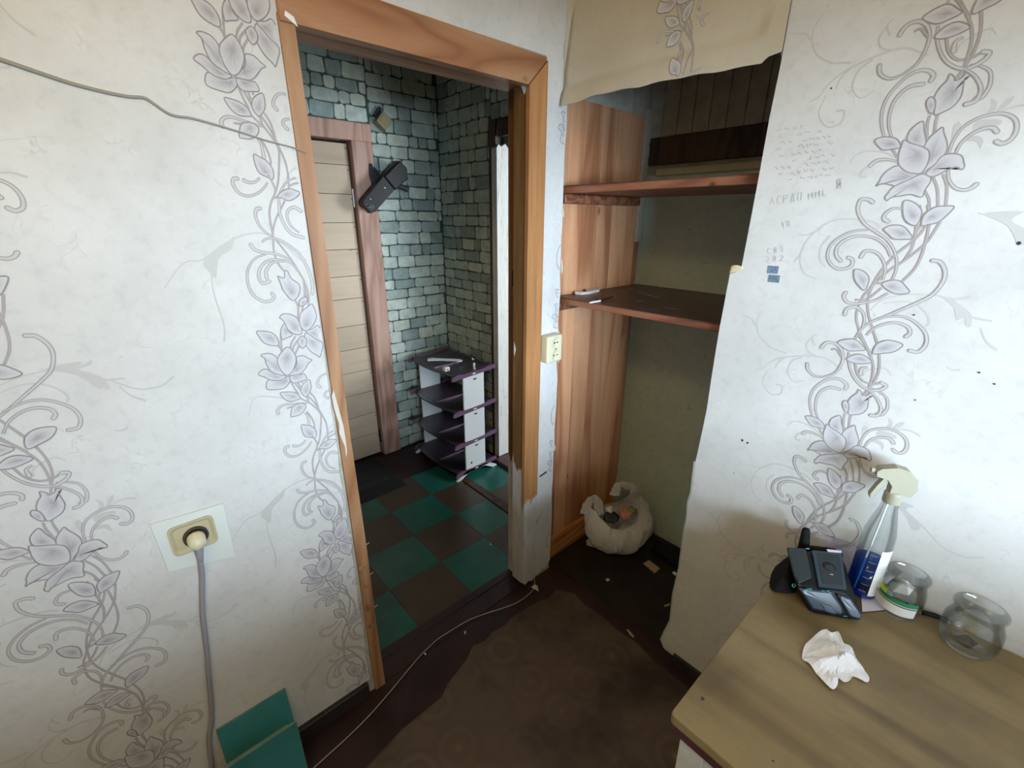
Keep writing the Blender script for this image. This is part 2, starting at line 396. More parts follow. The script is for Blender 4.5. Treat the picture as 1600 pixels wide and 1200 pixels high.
# every tracing: crop origin and scale, then strokes in crop units
T1 = (1280, 100, .2); T2 = (1240, 320, .2); T3 = (1180, 520, .2); T5 = (1240, 0, .225)
L5 = (300, 0, .125); L6 = (330, 130, .125); L7 = (340, 270, .15); L8 = (380, 420, 1 / 6)
# kind: p petal (outline..., heart last), b outlined curl, s stem, f faint stroke, g faint filled leaf
R_M = [
 ('f', T1, [(240,770),(290,710),(380,680),(500,690),(600,730)]), ('f', T1, [(600,760),(450,770),(350,820),(320,880),(370,880)]),
 ('g', T1, [(1040,600),(1045,500),(1090,450),(1110,490),(1080,560)]), ('g', T1, [(1300,395),(1350,330),(1345,270),(1390,300),(1370,370)]),
 ('g', T1, [(1385,372),(1440,300),(1525,245),(1490,310),(1400,375)]), ('g', T1, [(1120,600),(1190,560),(1280,580),(1260,660),(1230,610)]),
 ('f', T1, [(1300,400),(1420,370),(1500,340),(1600,322),(1700,340)]), ('g', T1, [(1230,450),(1330,430),(1425,440),(1400,480),(1290,490),(1200,520)]),
 ('f', T2, [(180,580),(90,540),(50,440),(80,320),(170,210),(290,130),(430,110),(600,130),(680,170)]), ('f', T2, [(30,230),(100,235),(170,210),(220,180)]),
 ('f', T2, [(250,490),(205,420),(220,320),(290,240)]), ('f', T2, [(0,450),(50,390),(80,330)]),
 ('f', T2, [(600,820),(700,740),(850,705),(1000,700),(1150,715),(1230,760),(1300,830),(1400,880),(1550,910)]),
 ('g', T2, [(1150,712),(1250,730),(1390,705),(1360,740),(1260,748),(1330,800),(1390,860),(1385,950),(1345,945),(1330,880),(1270,900),(1250,800)]),
 ('f', T2, [(1460,960),(1500,1060),(1590,1140)]), ('f', T2, [(700,770),(850,755),(960,780),(1040,850),(1060,920),(1030,950)]),
 ('f', T3, [(1060,330),(1020,280),(940,280),(860,300),(840,340)]),
 ('f', T3, [(0,290),(60,280),(100,240),(170,205),(250,188),(400,180),(550,200),(680,290)]), ('f', T3, [(155,275),(190,220),(250,188)]),
 ('f', T3, [(385,370),(300,380),(255,300),(290,220),(370,190)]), ('f', T3, [(440,40),(400,90),(420,150),(470,180)]),
 ('f', T3, [(100,290),(60,380),(110,470),(190,480),(210,420),(160,400)]), ('f', T3, [(1490,265),(1540,290),(1600,290)]),
 ('f', T5, [(190,120),(140,200),(130,290),(160,380),(260,435),(400,435)]), ('f', T5, [(0,235),(80,235),(120,280)]),
 ('f', T5, [(700,125),(650,180),(670,250)]),
 ('s', T1, [(1200,0),(1160,40),(1130,100)]),
 ('s', T1, [(865,400),(845,480),(845,600)]), ('s', T1, [(935,385),(915,440),(900,540)]),
 ('s', T1, [(890,880),(925,980),(930,1110)]), ('s', T1, [(970,860),(1000,960),(990,1120)]), ('s', T1, [(825,990),(860,1060),(860,1150)]),
 ('s', T1, [(575,665),(610,730)]),
 ('b', T1, [(510,580),(490,480),(490,380),(530,270),(610,170),(700,90),(790,50),(860,55),(895,90),(875,130)]),
 ('b', T1, [(570,580),(545,480),(555,380),(590,290),(660,210),(730,170),(810,158)]), ('b', T1, [(620,765),(530,745),(450,755),(400,795)]),
 ('b', T1, [(1010,710),(1050,600),(1120,500),(1230,430),(1340,395),(1450,390),(1530,430),(1545,510),(1500,590),(1430,622),(1385,605)]),
 ('b', T1, [(1060,710),(1110,620),(1190,550),(1290,505),(1360,500),(1390,530)]),
 ('b', T1, [(1010,820),(1015,900),(1060,965),(1130,985),(1190,970),(1230,940)]),
 ('b', T1, [(1215,0),(1330,50),(1340,150),(1300,230),(1265,265),(1225,272)]),
 ('p', T1, [(690,600),(700,540),(740,490),(810,448),(820,520),(835,600),(815,660),(750,640)], (750,590)),
 ('p', T1, [(435,597),(500,570),(580,575),(620,600),(635,650),(570,665),(500,672),(460,640)], (560,625)),
 ('p', T1, [(620,795),(540,830),(490,880),(470,920),(445,955),(490,935),(560,945),(600,952),(700,905),(790,860),(690,840)], (700,880)),
 ('p', T1, [(600,950),(560,980),(540,1010),(515,1040),(530,1068),(560,1045),(640,1030),(720,1020),(800,1040),(830,980),(870,920),(865,880),(800,860),(700,905)], (740,940)),
 ('p', T1, [(820,650),(860,580),(920,525),(965,495),(975,540),(1000,620),(990,690),(930,760),(860,815),(800,855),(810,760)], (880,730)),
 ('p', T1, [(835,855),(900,790),(960,720),(1040,700),(1110,715),(1130,770),(1135,800),(1115,825),(1070,805),(1000,830),(920,870),(870,880)], (900,820)),
 ('p', T1, [(665,595),(720,620),(815,650),(860,690),(850,770),(800,850),(740,855),(680,840),(625,790),(620,720),(640,650)], (770,700)),
 ('p', T1, [(900,260),(950,180),(1000,130),(1020,80),(1055,100),(1060,130),(1110,110),(1150,72),(1182,88),(1140,110),(1125,170),(1110,250),(1050,330),(960,380),(900,395),(905,330)], (1050,220)),
 ('p', T1, [(870,258),(905,280),(905,340),(880,388),(850,360),(838,300)], (872,330)),
 ('s', T2, [(960,160),(955,230),(940,290),(920,350),(870,430)]), ('s', T2, [(1005,155),(960,210),(945,250)]), ('s', T2, [(925,260),(940,290)]),
 ('s', T2, [(1150,130),(1060,270),(980,350),(860,440),(740,520),(640,610),(560,700)]),
 ('s', T2, [(1040,160),(980,240),(900,310),(800,390),(700,500),(640,590),(600,680),(580,770),(590,870),(620,970),(660,1100)]),
 ('s', T2, [(1050,0),(1065,120),(1040,260),(1000,400),(940,510),(850,600)]), ('s', T2, [(985,0),(990,80),(960,170)]),
 ('s', T2, [(560,690),(510,790),(492,880),(515,980),(560,1080),(610,1180)]), ('s', T2, [(640,615),(690,610),(740,600)]),
 ('b', T2, [(770,590),(805,500),(800,390),(740,280),(650,215),(560,150),(515,80),(505,20),(530,-40),(590,-40),(620,-20)]),
 ('b', T2, [(590,195),(480,205),(370,250),(290,320),(268,410),(310,480),(380,503),(450,480),(462,430),(430,412)]),
 ('b', T2, [(760,405),(720,320),(640,262),(530,243),(430,262),(350,320),(335,390),(370,438)]),
 ('b', T2, [(700,590),(718,490),(680,400),(620,362),(560,365),(530,408)]),
 ('b', T2, [(740,690),(640,745),(520,770),(430,765),(395,720),(410,685)]), ('s', T2, [(485,742),(580,735),(690,650)]),
 ('b', T2, [(530,980),(555,910),(545,845),(490,800),(420,812),(402,858)]),
 ('b', T2, [(480,1050),(530,975),(600,920),(700,880),(840,820),(980,760),(1090,700),(1170,600),(1185,520),(1150,450),(1090,435)]),
 ('b', T2, [(650,890),(780,870),(880,880),(970,930),(1035,1010),(1035,1090),(980,1148),(910,1140)]),
 ('b', T2, [(570,1020),(640,960),(740,925),(830,925),(900,960),(910,1005),(880,1030)]), ('b', T2, [(850,30),(780,30),(720,70),(708,110),(740,130)]),
 ('p', T2, [(865,-30),(855,60),(880,130),(950,162),(990,110),(1000,40),(940,-20)], (940,90)),
 ('p', T2, [(1000,160),(1020,80),(1100,22),(1180,10),(1255,15),(1200,80),(1130,135),(1050,155)], (1080,90)),
 ('p', T2, [(705,190),(770,160),(850,165),(900,210),(925,262),(850,270),(780,265),(740,230)], (850,225)),
 ('p', T2, [(480,505),(550,520),(590,570),(578,630),(550,668),(500,620),(475,570)], (540,590)),
 ('p', T2, [(690,620),(760,590),(830,595),(880,640),(905,685),(830,697),(760,680)], (760,640)),
 ('s', T3, [(800,0),(860,90),(900,170),(925,260),(915,360),(885,440),(845,490)]), ('s', T3, [(930,0),(950,60),(970,160),(970,280),(935,380),(885,440)]),
 ('b', T3, [(735,150),(735,240),(770,340),(830,410),(900,448),(980,445),(1025,415),(990,392)]), ('s', T3, [(785,240),(800,320),(850,380),(920,400),(970,395)]),
 ('b', T3, [(885,440),(950,510),(985,590),(960,645),(905,645)]),
 ('b', T3, [(540,345),(470,338),(415,290),(410,242)]), ('b', T3, [(540,345),(630,310),(685,220),(680,140),(630,85),(560,78),(520,115)]),
 ('s', T3, [(680,190),(640,130),(600,130)]), ('b', T3, [(880,270),(835,280),(825,325)]),
 ('p', T3, [(645,75),(720,50),(790,55),(840,100),(862,132),(790,140),(720,135)], (780,100)),
 ('p', T3, [(920,160),(950,90),(1020,60),(1090,65),(1155,95),(1090,145),(1000,160)], (1000,120)),
 ('p', T3, [(715,205),(780,170),(850,175),(912,227),(850,240),(770,235)], (830,205)),
]
L_M = [
 ('f', L6, [(930,1200),(1000,1100),(1080,1040)]),
 ('s', L6, [(370,0),(430,140),(500,260),(580,380),(620,460),(640,520),(700,600),(790,720),(840,820),(850,950),(840,1200)]),
 ('s', L6, [(500,60),(530,150)]), ('s', L6, [(500,400),(560,460),(620,510)]),
 ('s', L6, [(620,410),(700,520),(780,660),(860,830),(930,1000),(965,1180)]), ('s', L6, [(660,370),(740,500),(800,680)]),
 ('b', L6, [(640,540),(560,520),(400,470),(260,425),(170,430),(125,480),(140,540)]), ('s', L6, [(280,500),(380,510)]),
 ('b', L6, [(580,690),(630,780),(660,950)]), ('s', L6, [(610,680),(690,820),(740,960),(740,1040)]),
 ('b', L6, [(960,140),(850,135),(790,190),(775,270),(820,330)]), ('b', L6, [(1000,450),(920,455),(897,510),(950,575)]),
 ('p', L6, [(160,185),(260,200),(380,250),(460,320),(500,405),(440,415),(340,400),(240,320)], (390,330)),
 ('p', L6, [(635,125),(670,230),(665,330),(600,412),(540,360),(505,270),(530,180)], (590,310)),
 ('p', L6, [(370,520),(440,490),(520,500),(590,560),(580,640),(500,695),(400,690),(350,665)], (490,560)),
 ('p', L6, [(530,890),(620,930),(700,980),(770,1080),(772,1200),(690,1170),(600,1120),(550,1020)], (680,1110)),
 ('b', L7, [(520,100),(480,160),(400,222),(300,240),(210,200),(160,120),(165,65),(205,60)]), ('b', L7, [(440,50),(390,95),(320,100),(275,78)]),
 ('s', L7, [(520,20),(580,120),(600,200),(560,300),(540,400),(550,520),(575,640),(580,740),(590,840),(640,960),(700,1030)]),
 ('s', L7, [(640,0),(625,120),(600,210)]), ('s', L7, [(730,0),(740,130)]), ('s', L7, [(585,265),(645,240)]),
 ('s', L7, [(700,290),(650,390),(600,500),(570,620)]),
 ('b', L7, [(870,40),(740,80),(680,150),(640,250),(640,340),(650,430),(700,550),(780,640),(890,675)]), ('s', L7, [(870,105),(790,115),(730,150)]),
 ('b', L7, [(850,625),(760,550),(722,450),(740,385),(800,360),(865,400)]),
 ('b', L7, [(570,660),(500,620),(430,540),(393,440),(405,380),(440,370)]),
 ('b', L7, [(460,725),(500,690),(570,682),(650,705),(760,770),(860,860),(940,1000),(985,1150),(985,1260)]),
 ('s', L7, [(600,690),(680,790),(770,910),(850,1040),(900,1130),(925,1250),(920,1320)]),
 ('b', L7, [(770,915),(680,870),(580,840),(470,830),(380,795),(345,748)]),
 ('b', L7, [(500,850),(400,885),(330,970),(308,1080),(330,1200),(390,1290),(480,1340),(560,1330),(585,1290),(565,1255)]),
 ('b', L7, [(840,1030),(760,940),(640,905),(530,915),(450,980),(428,1080),(470,1150),(540,1130)]),
 ('b', L7, [(700,925),(640,920),(560,945),(505,1020),(510,1095)]),
 ('p', L7, [(620,250),(660,200),(740,165),(800,180),(855,210),(800,270),(730,290),(670,262)], (710,225)),
 ('s', L8, [(480,285),(515,360),(510,470)]), ('s', L8, [(560,345),(550,400)]), ('s', L8, [(570,120),(575,280)]), ('s', L8, [(570,120),(610,230),(610,360)]),
 ('s', L8, [(320,712),(355,755),(365,800)]), ('s', L8, [(352,600),(355,700),(362,790)]),
 ('s', L8, [(490,630),(450,700),(440,760)]), ('s', L8, [(510,670),(470,730),(462,780)]), ('s', L8, [(525,720),(490,790),(488,830)]),
 ('s', L8, [(445,1050),(480,1120),(520,1175)]), ('s', L8, [(515,1065),(535,1110)]),
 ('p', L8, [(125,588),(200,585),(270,600),(320,650),(330,717),(250,715),(190,690),(150,640)], (265,650)),
 ('p', L8, [(390,515),(420,580),(460,620),(400,650),(365,662),(350,600),(360,550)], (400,570)),
 ('p', L8, [(590,590),(650,560),(700,530),(735,600),(740,690),(660,650)], (650,600)),
 ('p', L8, [(590,600),(680,660),(745,700),(730,790),(715,830),(700,815),(640,780),(590,720),(575,650)], (640,680)),
 ('p', L8, [(550,630),(590,660),(590,710),(555,745),(520,710),(510,670)], (550,670)),
 ('p', L8, [(340,458),(370,425),(430,425),(490,450),(525,500),(550,600),(490,615),(420,570),(390,510),(360,472)], (490,550)),
 ('p', L8, [(525,470),(540,410),(600,360),(642,330),(670,380),(685,450),(660,520),(600,578),(560,570),(530,520)], (585,530)),
 ('p', L8, [(240,1040),(340,1045),(430,1005),(440,1050),(390,1115),(320,1130),(230,1130),(215,1090)], (390,1050)),
 ('p', L8, [(140,990),(180,945),(230,945),(300,985),(400,1000),(360,1040),(270,1045),(200,1015)], (320,1015)),
 ('p', L8, [(165,815),(200,795),(270,800),(325,850),(345,930),(395,995),(330,990),(260,960),(220,900),(200,840)], (315,930)),
 ('p', L8, [(430,995),(500,900),(500,830),(560,815),(610,840),(645,855),(615,880),(570,950),(530,985),(460,998)], (490,950)),
 ('p', L8, [(440,1005),(540,990),(570,985),(595,1030),(540,1055),(480,1070),(445,1050)], (495,1010)),
 ('p', L8, [(415,733),(470,780),(495,850),(470,940),(430,990),(390,990),(340,930),(320,850),(360,780)], (415,830)),
 ('p', L8, [(325,70),(360,85),(385,80),(390,20),(415,25),(450,90),(525,150),(525,230),(490,285),(450,290),(380,210),(350,140)], (455,220)),
 ('p', L8, [(525,300),(560,270),(600,270),(590,320),(555,347),(525,345)], (560,320)),
 # pale acanthus beside the stem
 ('f', (200, 740, .3834), [(420,280),(480,190),(540,160),(600,100),(680,40),(760,20),(850,60)]), ('f', (200, 740, .3834), [(565,150),(570,240),(600,330),(600,380)]),
 ('g', (200, 740, .3834), [(540,170),(570,130),(620,80),(640,60),(630,100),(590,140),(580,200),(560,190)]),
 ('g', (200, 740, .3834), [(60,625),(110,595),(170,570),(150,600),(230,605),(215,635),(150,615)]), ('f', (200, 740, .3834), [(40,630),(150,605),(250,600),(330,600),(400,570),(440,530)]),
 ('f', (200, 740, .3834), [(670,580),(690,520),(740,500),(800,490)]),
]
def wallpts(tr, pts, plane):
    out = []
    for p in pts:
        X, Y = tr[0] + p[0] * tr[2], tr[1] + p[1] * tr[2]
        q = on_x(X, Y) if plane == 'A' else on_y(X, Y)
        out.append(Vector((q.y if plane == 'A' else q.x, q.z)))
    return out
def motif(data, plane):
    """tracing -> ribbons and fills in wall metres: list of (verts2d, faces, colours, layer)"""
    els = []
    def ribbon(P, w0, w1, col, lay, closed=False):
        Vv, Fv = [], []; n = len(P)
        for i, p in enumerate(P):
            a = P[(i + 1) % n] if closed or i < n - 1 else P[i]; b = P[i - 1] if closed or i else P[i]
            d = a - b; d = d.normalized() if d.length > 1e-7 else Vector((1, 0)); nn = Vector((-d.y, d.x))
            t = i / max(1, n - 1); ww = w0 + (w1 - w0) * t
            Vv += [p + nn * ww / 2, p - nn * ww / 2]
        for i in range(n if closed else n - 1):
            j = (i + 1) % n; Fv.append([2 * i, 2 * i + 1, 2 * j + 1, 2 * j])
        els.append((Vv, Fv, [col] * len(Vv), lay))
    def disc(c, r, col, lay):
        els.append(([c + Vector((math.cos(a * .785), math.sin(a * .785))) * r for a in range(8)], [list(range(8))], [col] * 8, lay))
    base = 0
    for e in data:
        k, tr, pts = e[0], e[1], wallpts(e[1], e[2], plane); base += 0.004
        if k == 'f':
            P = crom(pts, 5); ribbon(P, .0022, .0045, FAINT, .0 + base * .1)
        elif k == 'g':
            P = crom(pts, 3, True); n = len(P)
            els.append((P, [list(range(n))], [FAINT] * n, .0 + base * .1))
        elif k == 's':
            P = crom(pts, 5); ribbon(P, .0046, .0046, INK, base); ribbon(P, .0016, .0016, (0.40, .37, .38), base + .001)
        elif k == 'b':
            P = crom(pts, 5); ribbon(P, .0048, .0088, INK, base); disc(P[-1], .0044, INK, base - .0005)
            ribbon(P, .0012, .0048, INK_L, base + .001); disc(P[-1], .0024, INK_L, base + .0015)
        else:
            P = crom(pts, 4, True); n = len(P); h = wallpts(tr, [e[3]], plane)[0]
            mid = [h + (p - h) * .62 for p in P]; inn = [h + (p - h) * .25 for p in P]
            jit = [random.uniform(.55, 1.0) for _ in P]
            c_m = [tuple(PET[c] * (1 - .38 * j) + PET_D[c] * .38 * j for c in range(3)) for j in jit]
            c_i = [tuple(PET[c] * (1 - .9 * j) + PET_D[c] * .9 * j for c in range(3)) for j in jit]
            F = []
            for i in range(n):
                j = (i + 1) % n
                F += [[i, j, n + j, n + i], [n + i, n + j, 2 * n + j, 2 * n + i], [2 * n + i, 2 * n + j, 3 * n]]
            els.append((P + mid + inn + [h], F, [PET] * n + c_m + c_i + [PET_D], base + .001))
            ribbon(P, .0026, .0026, INK_D, base + .002, True)
    return els
MR = motif(R_M, 'B'); ML = motif(L_M, 'A')
def vine(name, els, du, dz, place, inside, parent):
    V, F, K = [], [], []
    for Vv, Fv, Kc, lay in els:
        W = [v + Vector((du, dz)) for v in Vv]; ok = [inside(p.x, p.y) for p in W]; n = len(V)
        fs = [[i + n for i in f] for f in Fv if all(ok[i] for i in f)]
        if not fs: continue
        V += [place(p.x, p.y, .0003 + lay * .0025) for p in W]; K += Kc; F += fs
    if F:
        used = sorted({i for f in F for i in f}); mp = {o: k for k, o in enumerate(used)}
        mk(name, [V[i] for i in used], [[mp[i] for i in f] for f in F], 'print', parent, kind='stuff', cols=[K[i] for i in used])
PER = 0.6455

# ------------------------------------------------------------------ structure
ZC = 2.6
def sheet(name, outline, axis, t0, t1, mat, parent=None, **kw):
    V, F = prism(outline, axis, t0, t1); return mk(name, V, F, mat, parent, **kw)
# floors
fl = struct('floor')
box('floor_boards', (-.12, -3.2, -.05), (2.2, 0.62, 0.0), 'maroon', fl)
# grimy dark patches of the painted boards beside the skirting and inside the niche
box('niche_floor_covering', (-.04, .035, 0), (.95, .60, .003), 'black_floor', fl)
lino = [(.118,-.075),(.13,-.13),(.112,-.187),(.104,-.25),(.098,-.329),(.110,-.38),(.100,-.44),(.112,-.49),(.096,-.534),(.128,-.59),(.145,-.644),(.16,-.70),(.187,-.743),(.19,-.9),(.23,-1.1),(.22,-1.6),(.24,-3.1),(2.0,-3.1),(2.0,-.06),(.70,-.055),(.60,-.05),(.52,-.035),(.43,-.045),(.34,-.035),(.26,-.045),(.187,-.03)]
sheet('linoleum_sheet', lino, 'z', 0.0, 0.002, 'lino', fl)
hf = struct('floor_hall')
box('floor_boards', (-1.75, -2.3, -.05), (-.12, 1.4, 0.0), 'maroon', hf)
for i in range(4):
    for j in range(-3, 3):
        x1 = -.12 - i * .2635; x0 = x1 - .2635; y0 = -.65 + j * .277; y1 = y0 + .277
        e = .0006
        brown = (i - j) % 2 == 0
        if j == 2 and False: continue
        if y0 > .1: continue
        V, F = box_vf((x0 + e, y0 + e, 0), (x1 - e, min(y1, .128) - e, .002 + random.uniform(0, .0006)))
        mk('floor_tile', V, F, 'tile_brown' if brown else 'tile_teal', hf)
for i in range(3):
    for j in range(2):
        x1 = -.13 - i * .28; y0 = .185 + j * .28
        V, F = box_vf((x1 - .279, y0, 0), (x1, y0 + .279, .0024)); 
        mk('floor_tile', V, F, 'tile_teal' if (i + j) % 2 == 0 else 'tile_brown', hf)
V, F = box_vf((-1.02, .132, 0), (-.125, .180, .009), .003); mk('floor_batten', V, F, 'darkwood', hf)
# threshold of the doorway
V, F = join([box_vf((-.125, -.875, 0), (-.085, -.15, .006), .002), box_vf((-.084, -.875, 0), (-.004, -.15, .004), .0015)])
mk('threshold_strip', V, F, 'maroon', hf)

# ---- left wall with the doorway
wl = struct('wall_left')
box('masonry', (-.12, -3.2, 0), (-.002, -.902, ZC), 'plaster', wl)
box('masonry', (-.12, -.902, 2.072), (-.002, -.11, ZC), 'plaster', wl)
box('masonry', (-.12, -.112, 0), (-.002, .0, ZC), 'plaster', wl)
# wallpaper sheets with torn edges
jl = [(-.9, 2.6)]
z = 2.06
e1 = [(-.898 + .0, 2.06), (-.903, 1.98), (-.905, 1.8), (-.906, 1.6), (-.908, 1.45), (-.909, 1.3), (-.913, 1.1), (-.912, .98), (-.917, .9), (-.913, .8), (-.918, .66), (-.914, .55), (-.919, .42), (-.915, .3), (-.922, .16), (-.917, .062)]
paperA = [(-3.2, .062), (-3.2, ZC), (-.0, ZC), (-.0, 2.01), (-.104, 2.01), (-.104, 2.078), (-.898, 2.078)] + e1
# main sheet
sheet('wallpaper_sheet', [(-3.2, .062), (-3.2, ZC), (-.898, ZC)] + e1, 'x', -.002, .0, 'paper', wl)
sheet('wallpaper_sheet', [(-.898, 2.078), (-.898, ZC), (.0, ZC), (.0, 2.078)], 'x', -.002, .0, 'paper', wl)
rg = [(-.001, 2.078)] + [(-.002 + random.uniform(-.004, .004) + .004 * (zz < 1.0), zz) for zz in [2.0 - .06 * k for k in range(1, 33)]] + [(.004, .05), (-.012, .035), (-.03, .02), (-.05, .028), (-.075, .012), (-.104, .018)]
sheet('wallpaper_strip', rg + [(-.104, .1), (-.104, 2.078)], 'x', -.002, .0006, 'paper', wl)
# scraps torn beside the pine boards
for yy, zz, s in ((.004, 1.43, .03), (.006, 1.08, .035), (.003, 1.16, .025), (-.002, 1.62, .018), (.004, .66, .02)):
    V, F = prism([(yy - .004, zz + s), (yy + .002, zz + s * .6), (yy + .009, zz - s * .2), (yy + .003, zz - s), (yy - .004, zz - s * .4)], 'x', -.001, .0012)
    mk('paper_scrap', V, F, 'paper_back', wl)
V, F = prism([(-.118, .30), (-.075, .345), (-.070, .352), (-.085, .315), (-.105, .285), (-.112, .262), (-.122, .268)], 'x', .0, .0014); mk('torn_patch', V, F, 'plaster', wl)
V, F = prism([(-.085, .545), (-.04, .552), (-.042, .560), (-.084, .553)], 'x', .0, .0016); mk('torn_patch', V, F, 'black_panel', wl)
inA = lambda u, zz: (u < -.908 or zz > 2.08 or u > -.103) and .065 < zz < ZC - .01 and -3.1 < u < -.004
plA = lambda u, zz, o: Vector((o, u, zz))
for k in (1, 0, -1, -2): vine('vine_print', ML, 0, k * PER, plA, inA, wl)
vine('vine_print', ML, 1.03, 0, plA, inA, wl); vine('vine_print', ML, 1.03, -PER, plA, inA, wl); vine('vine_print', ML, 1.03, -2 * PER, plA, inA, wl); vine('vine_print', ML, 1.03, PER, plA, inA, wl)
for k in (1, 0, -1, -2): vine('vine_print', MR, -2.470, -.122 + k * PER, plA, inA, wl)
for k in (0, 1, -1): vine('vine_print', ML, -1.03, k * PER, plA, inA, wl)

# ---- right wall with the niche opening
wr = struct('wall_right')
edge = [(.668, 1.946), (.6655, 1.83), (.664, 1.7), (.663, 1.55), (.662, 1.478), (.648, 1.463), (.633, 1.457), (.630, 1.3), (.629, 1.17), (.6305, 1.047), (.626, .9), (.624, .86), (.629, .74), (.622, .70), (.627, .64), (.624, .585), (.629, .43), (.623, .3), (.628, .18), (.612, .10), (.606, .06), (.622, .03)]
sheet('partition_board', edge + [(2.2, .03), (2.2, ZC), (0, ZC), (0, 1.972), (.66, 1.972)], 'y', .002, .03, 'plaster', wr)
edge2 = [(x - random.uniform(0, .0035), z_) for x, z_ in edge]
sheet('wallpaper_sheet', [(.668, ZC)] + edge2 + [(2.2, .03), (2.2, ZC)], 'y', -.0, .002, 'paper', wr)
# thin pale torn rim of the board edge
sheet('torn_edge', [(x + .0005, z_) for x, z_ in edge[11:]] + [(x - .006 - .004 * random.random(), z_) for x, z_ in edge[11:]][::-1], 'y', .001, .006, 'mint', wr)
V, F = hull([(.628, .0, 1.457), (.663, .0, 1.470), (.664, -.004, 1.478), (.632, -.003, 1.480), (.630, .018, 1.461), (.66, .018, 1.478), (.645, -.006, 1.483)], .002); mk('foam_filler', V, F, 'peach', wr)
inB = lambda u, zz: .672 < u < 2.0 and .04 < zz < ZC - .01
plB = lambda u, zz, o: Vector((u, -o, zz))
for k in (0, -1, 1, -2): vine('vine_print', MR, 0, k * PER, plB, inB, wr)
HU, HZ = .3866 + .99494, 2.0523 - 1.7737
for k in (0, -1, -2, 1): vine('vine_print', ML, HU + 1.13, HZ + k * PER, plB, inB, wr)
# loose sheet of wallpaper hanging over the niche
def flapdisp(u, zz):
    t = max(0.0, min(1.0, (2.32 - zz) / .37)); s = max(0.0, 1 - u / .66)
    crease = .010 * math.exp(-((zz - (2.01 + .02 * (1 - s))) / .018) ** 2) * (1 if u < .62 else 0)
    return .002 + t * t * (.010 + .034 * s) - crease * t + .003 * math.sin(9 * u + 3 * zz) * t
def flapbot(u):
    px = [(.0, 1.945), (.06, 1.948), (.13, 1.955), (.2, 1.957), (.3, 1.953), (.4, 1.955), (.5, 1.951), (.58, 1.948), (.63, 1.949), (.635, 1.96), (.668, 1.962)]
    for (a, za), (b, zb) in zip(px, px[1:]):
        if u <= b: return za + (zb - za) * (u - a) / (b - a) + .0015 * math.sin(57 * u)
    return 1.96
V, F = [], []; NU, NV = 48, 36
for i in range(NU + 1):
    u = .004 + (.668 - .004) * i / NU; zb = flapbot(u)
    for j in range(NV + 1):
        zz = zb + (ZC - zb) * (j / NV) ** 1.6; V.append(Vector((u + .006 * (1 - i / NU) * (1 if zz < 2.3 else 0), -flapdisp(u, zz), zz)))
for i in range(NU):
    for j in range(NV): a = i * (NV + 1) + j; F.append([a, a + 1, a + NV + 2, a + NV + 1])
n0 = len(V); V += [v + Vector((0, .0008, 0)) for v in V]; F += [[i + n0 for i in f][::-1] for f in F]
for i in range(NU): a = i * (NV + 1); b = a + NV + 1; F.append([a, b, b + n0, a + n0])
for j in range(NV): F.append([j, j + 1, j + 1 + n0, j + n0])
mk('loose_wallpaper_flap', V, F, 'paper_fold', wr, smooth=True)
inF = lambda u, zz: .03 < u < .66 and zz > flapbot(u) + .004 and zz < ZC - .01
plF = lambda u, zz, o: Vector((u + .006 * (1 - u / .668) * (1 if zz < 2.3 else 0), -flapdisp(u, zz) - o - .0006, zz))
for k in (0, 1): vine('vine_print', ML, HU, HZ + k * PER, plF, inF, wr)
# rounded fold of paper bridging the corner above the niche
V, F = [], []
for j in range(20):
    zz = 1.962 + (ZC - 1.962) * j / 19; b = .012 + .010 * math.exp(-((zz - 2.03) / .12) ** 2)
    for i in range(9):
        a = i / 8 * math.pi / 2
        V.append(Vector((.001 + (b + .012) * (1 - math.cos(a)) , -.001 - (b) * (1 - math.sin(a)) - .004, zz)))
for j in range(19):
    for i in range(8): a = j * 9 + i; F.append([a, a + 1, a + 10, a + 9])
mk('corner_paper_fold', V, F, 'paper_fold', wr, smooth=True)

# marks on the right wall
def stroke(pts, w, m2='pencil'):
    V, F = [], []
    P = [Vector(p) for p in pts]
    for i, p in enumerate(P):
        d = (P[min(i + 1, len(P) - 1)] - P[max(i - 1, 0)]); d = d.normalized() if d.length > 1e-6 else Vector((1, 0)); n = Vector((-d.y, d.x)) * w / 2
        V += [Vector((p.x + n.x, -.0007, p.y + n.y)), Vector((p.x - n.x, -.0007, p.y - n.y))]
    for i in range(len(P) - 1): F.append([2 * i, 2 * i + 1, 2 * i + 3, 2 * i + 2])
    return V, F
def q(x, y): p = on_y(x, y); return Vector((p.x, p.z))
GL = {'A': [[(0, 0), (.4, 1), (.8, 0)], [(.2, .4), (.6, .4)]], 'C': [[(.7, .9), (.3, 1), (0, .5), (.3, 0), (.7, .1)]], 'P': [[(0, 0), (0, 1), (.6, .9), (.6, .55), (0, .5)]],
      'D': [[(0, -.15), (0, .05), (.7, .05), (.7, -.15)], [(.12, .05), (.3, 1), (.55, 1), (.55, .05)]], 'G': [[(0, 0), (0, 1), (.6, 1), (.6, 0)]],
      'M': [[(0, 0), (0, 1), (.35, .4), (.7, 1), (.7, 0)]], 'L': [[(0, 1), (0, 0), (.5, 0)]], 'R': [[(.6, 0), (.6, 1), (.1, .9), (.1, .5), (.6, .45)], [(.35, .45), (0, 0)]],
      '8': [[(.3, .5), (0, .75), (.3, 1), (.6, .75), (.3, .5), (0, .25), (.3, 0), (.6, .25), (.3, .5)]], '2': [[(0, .8), (.3, 1), (.6, .75), (0, 0), (.6, 0)]], '1': [[(0, .7), (.2, 1), (.2, 0)]], '3': [[(0, 1), (.5, .9), (.2, .55), (.55, .3), (.3, 0), (0, .1)]]}
parts = []
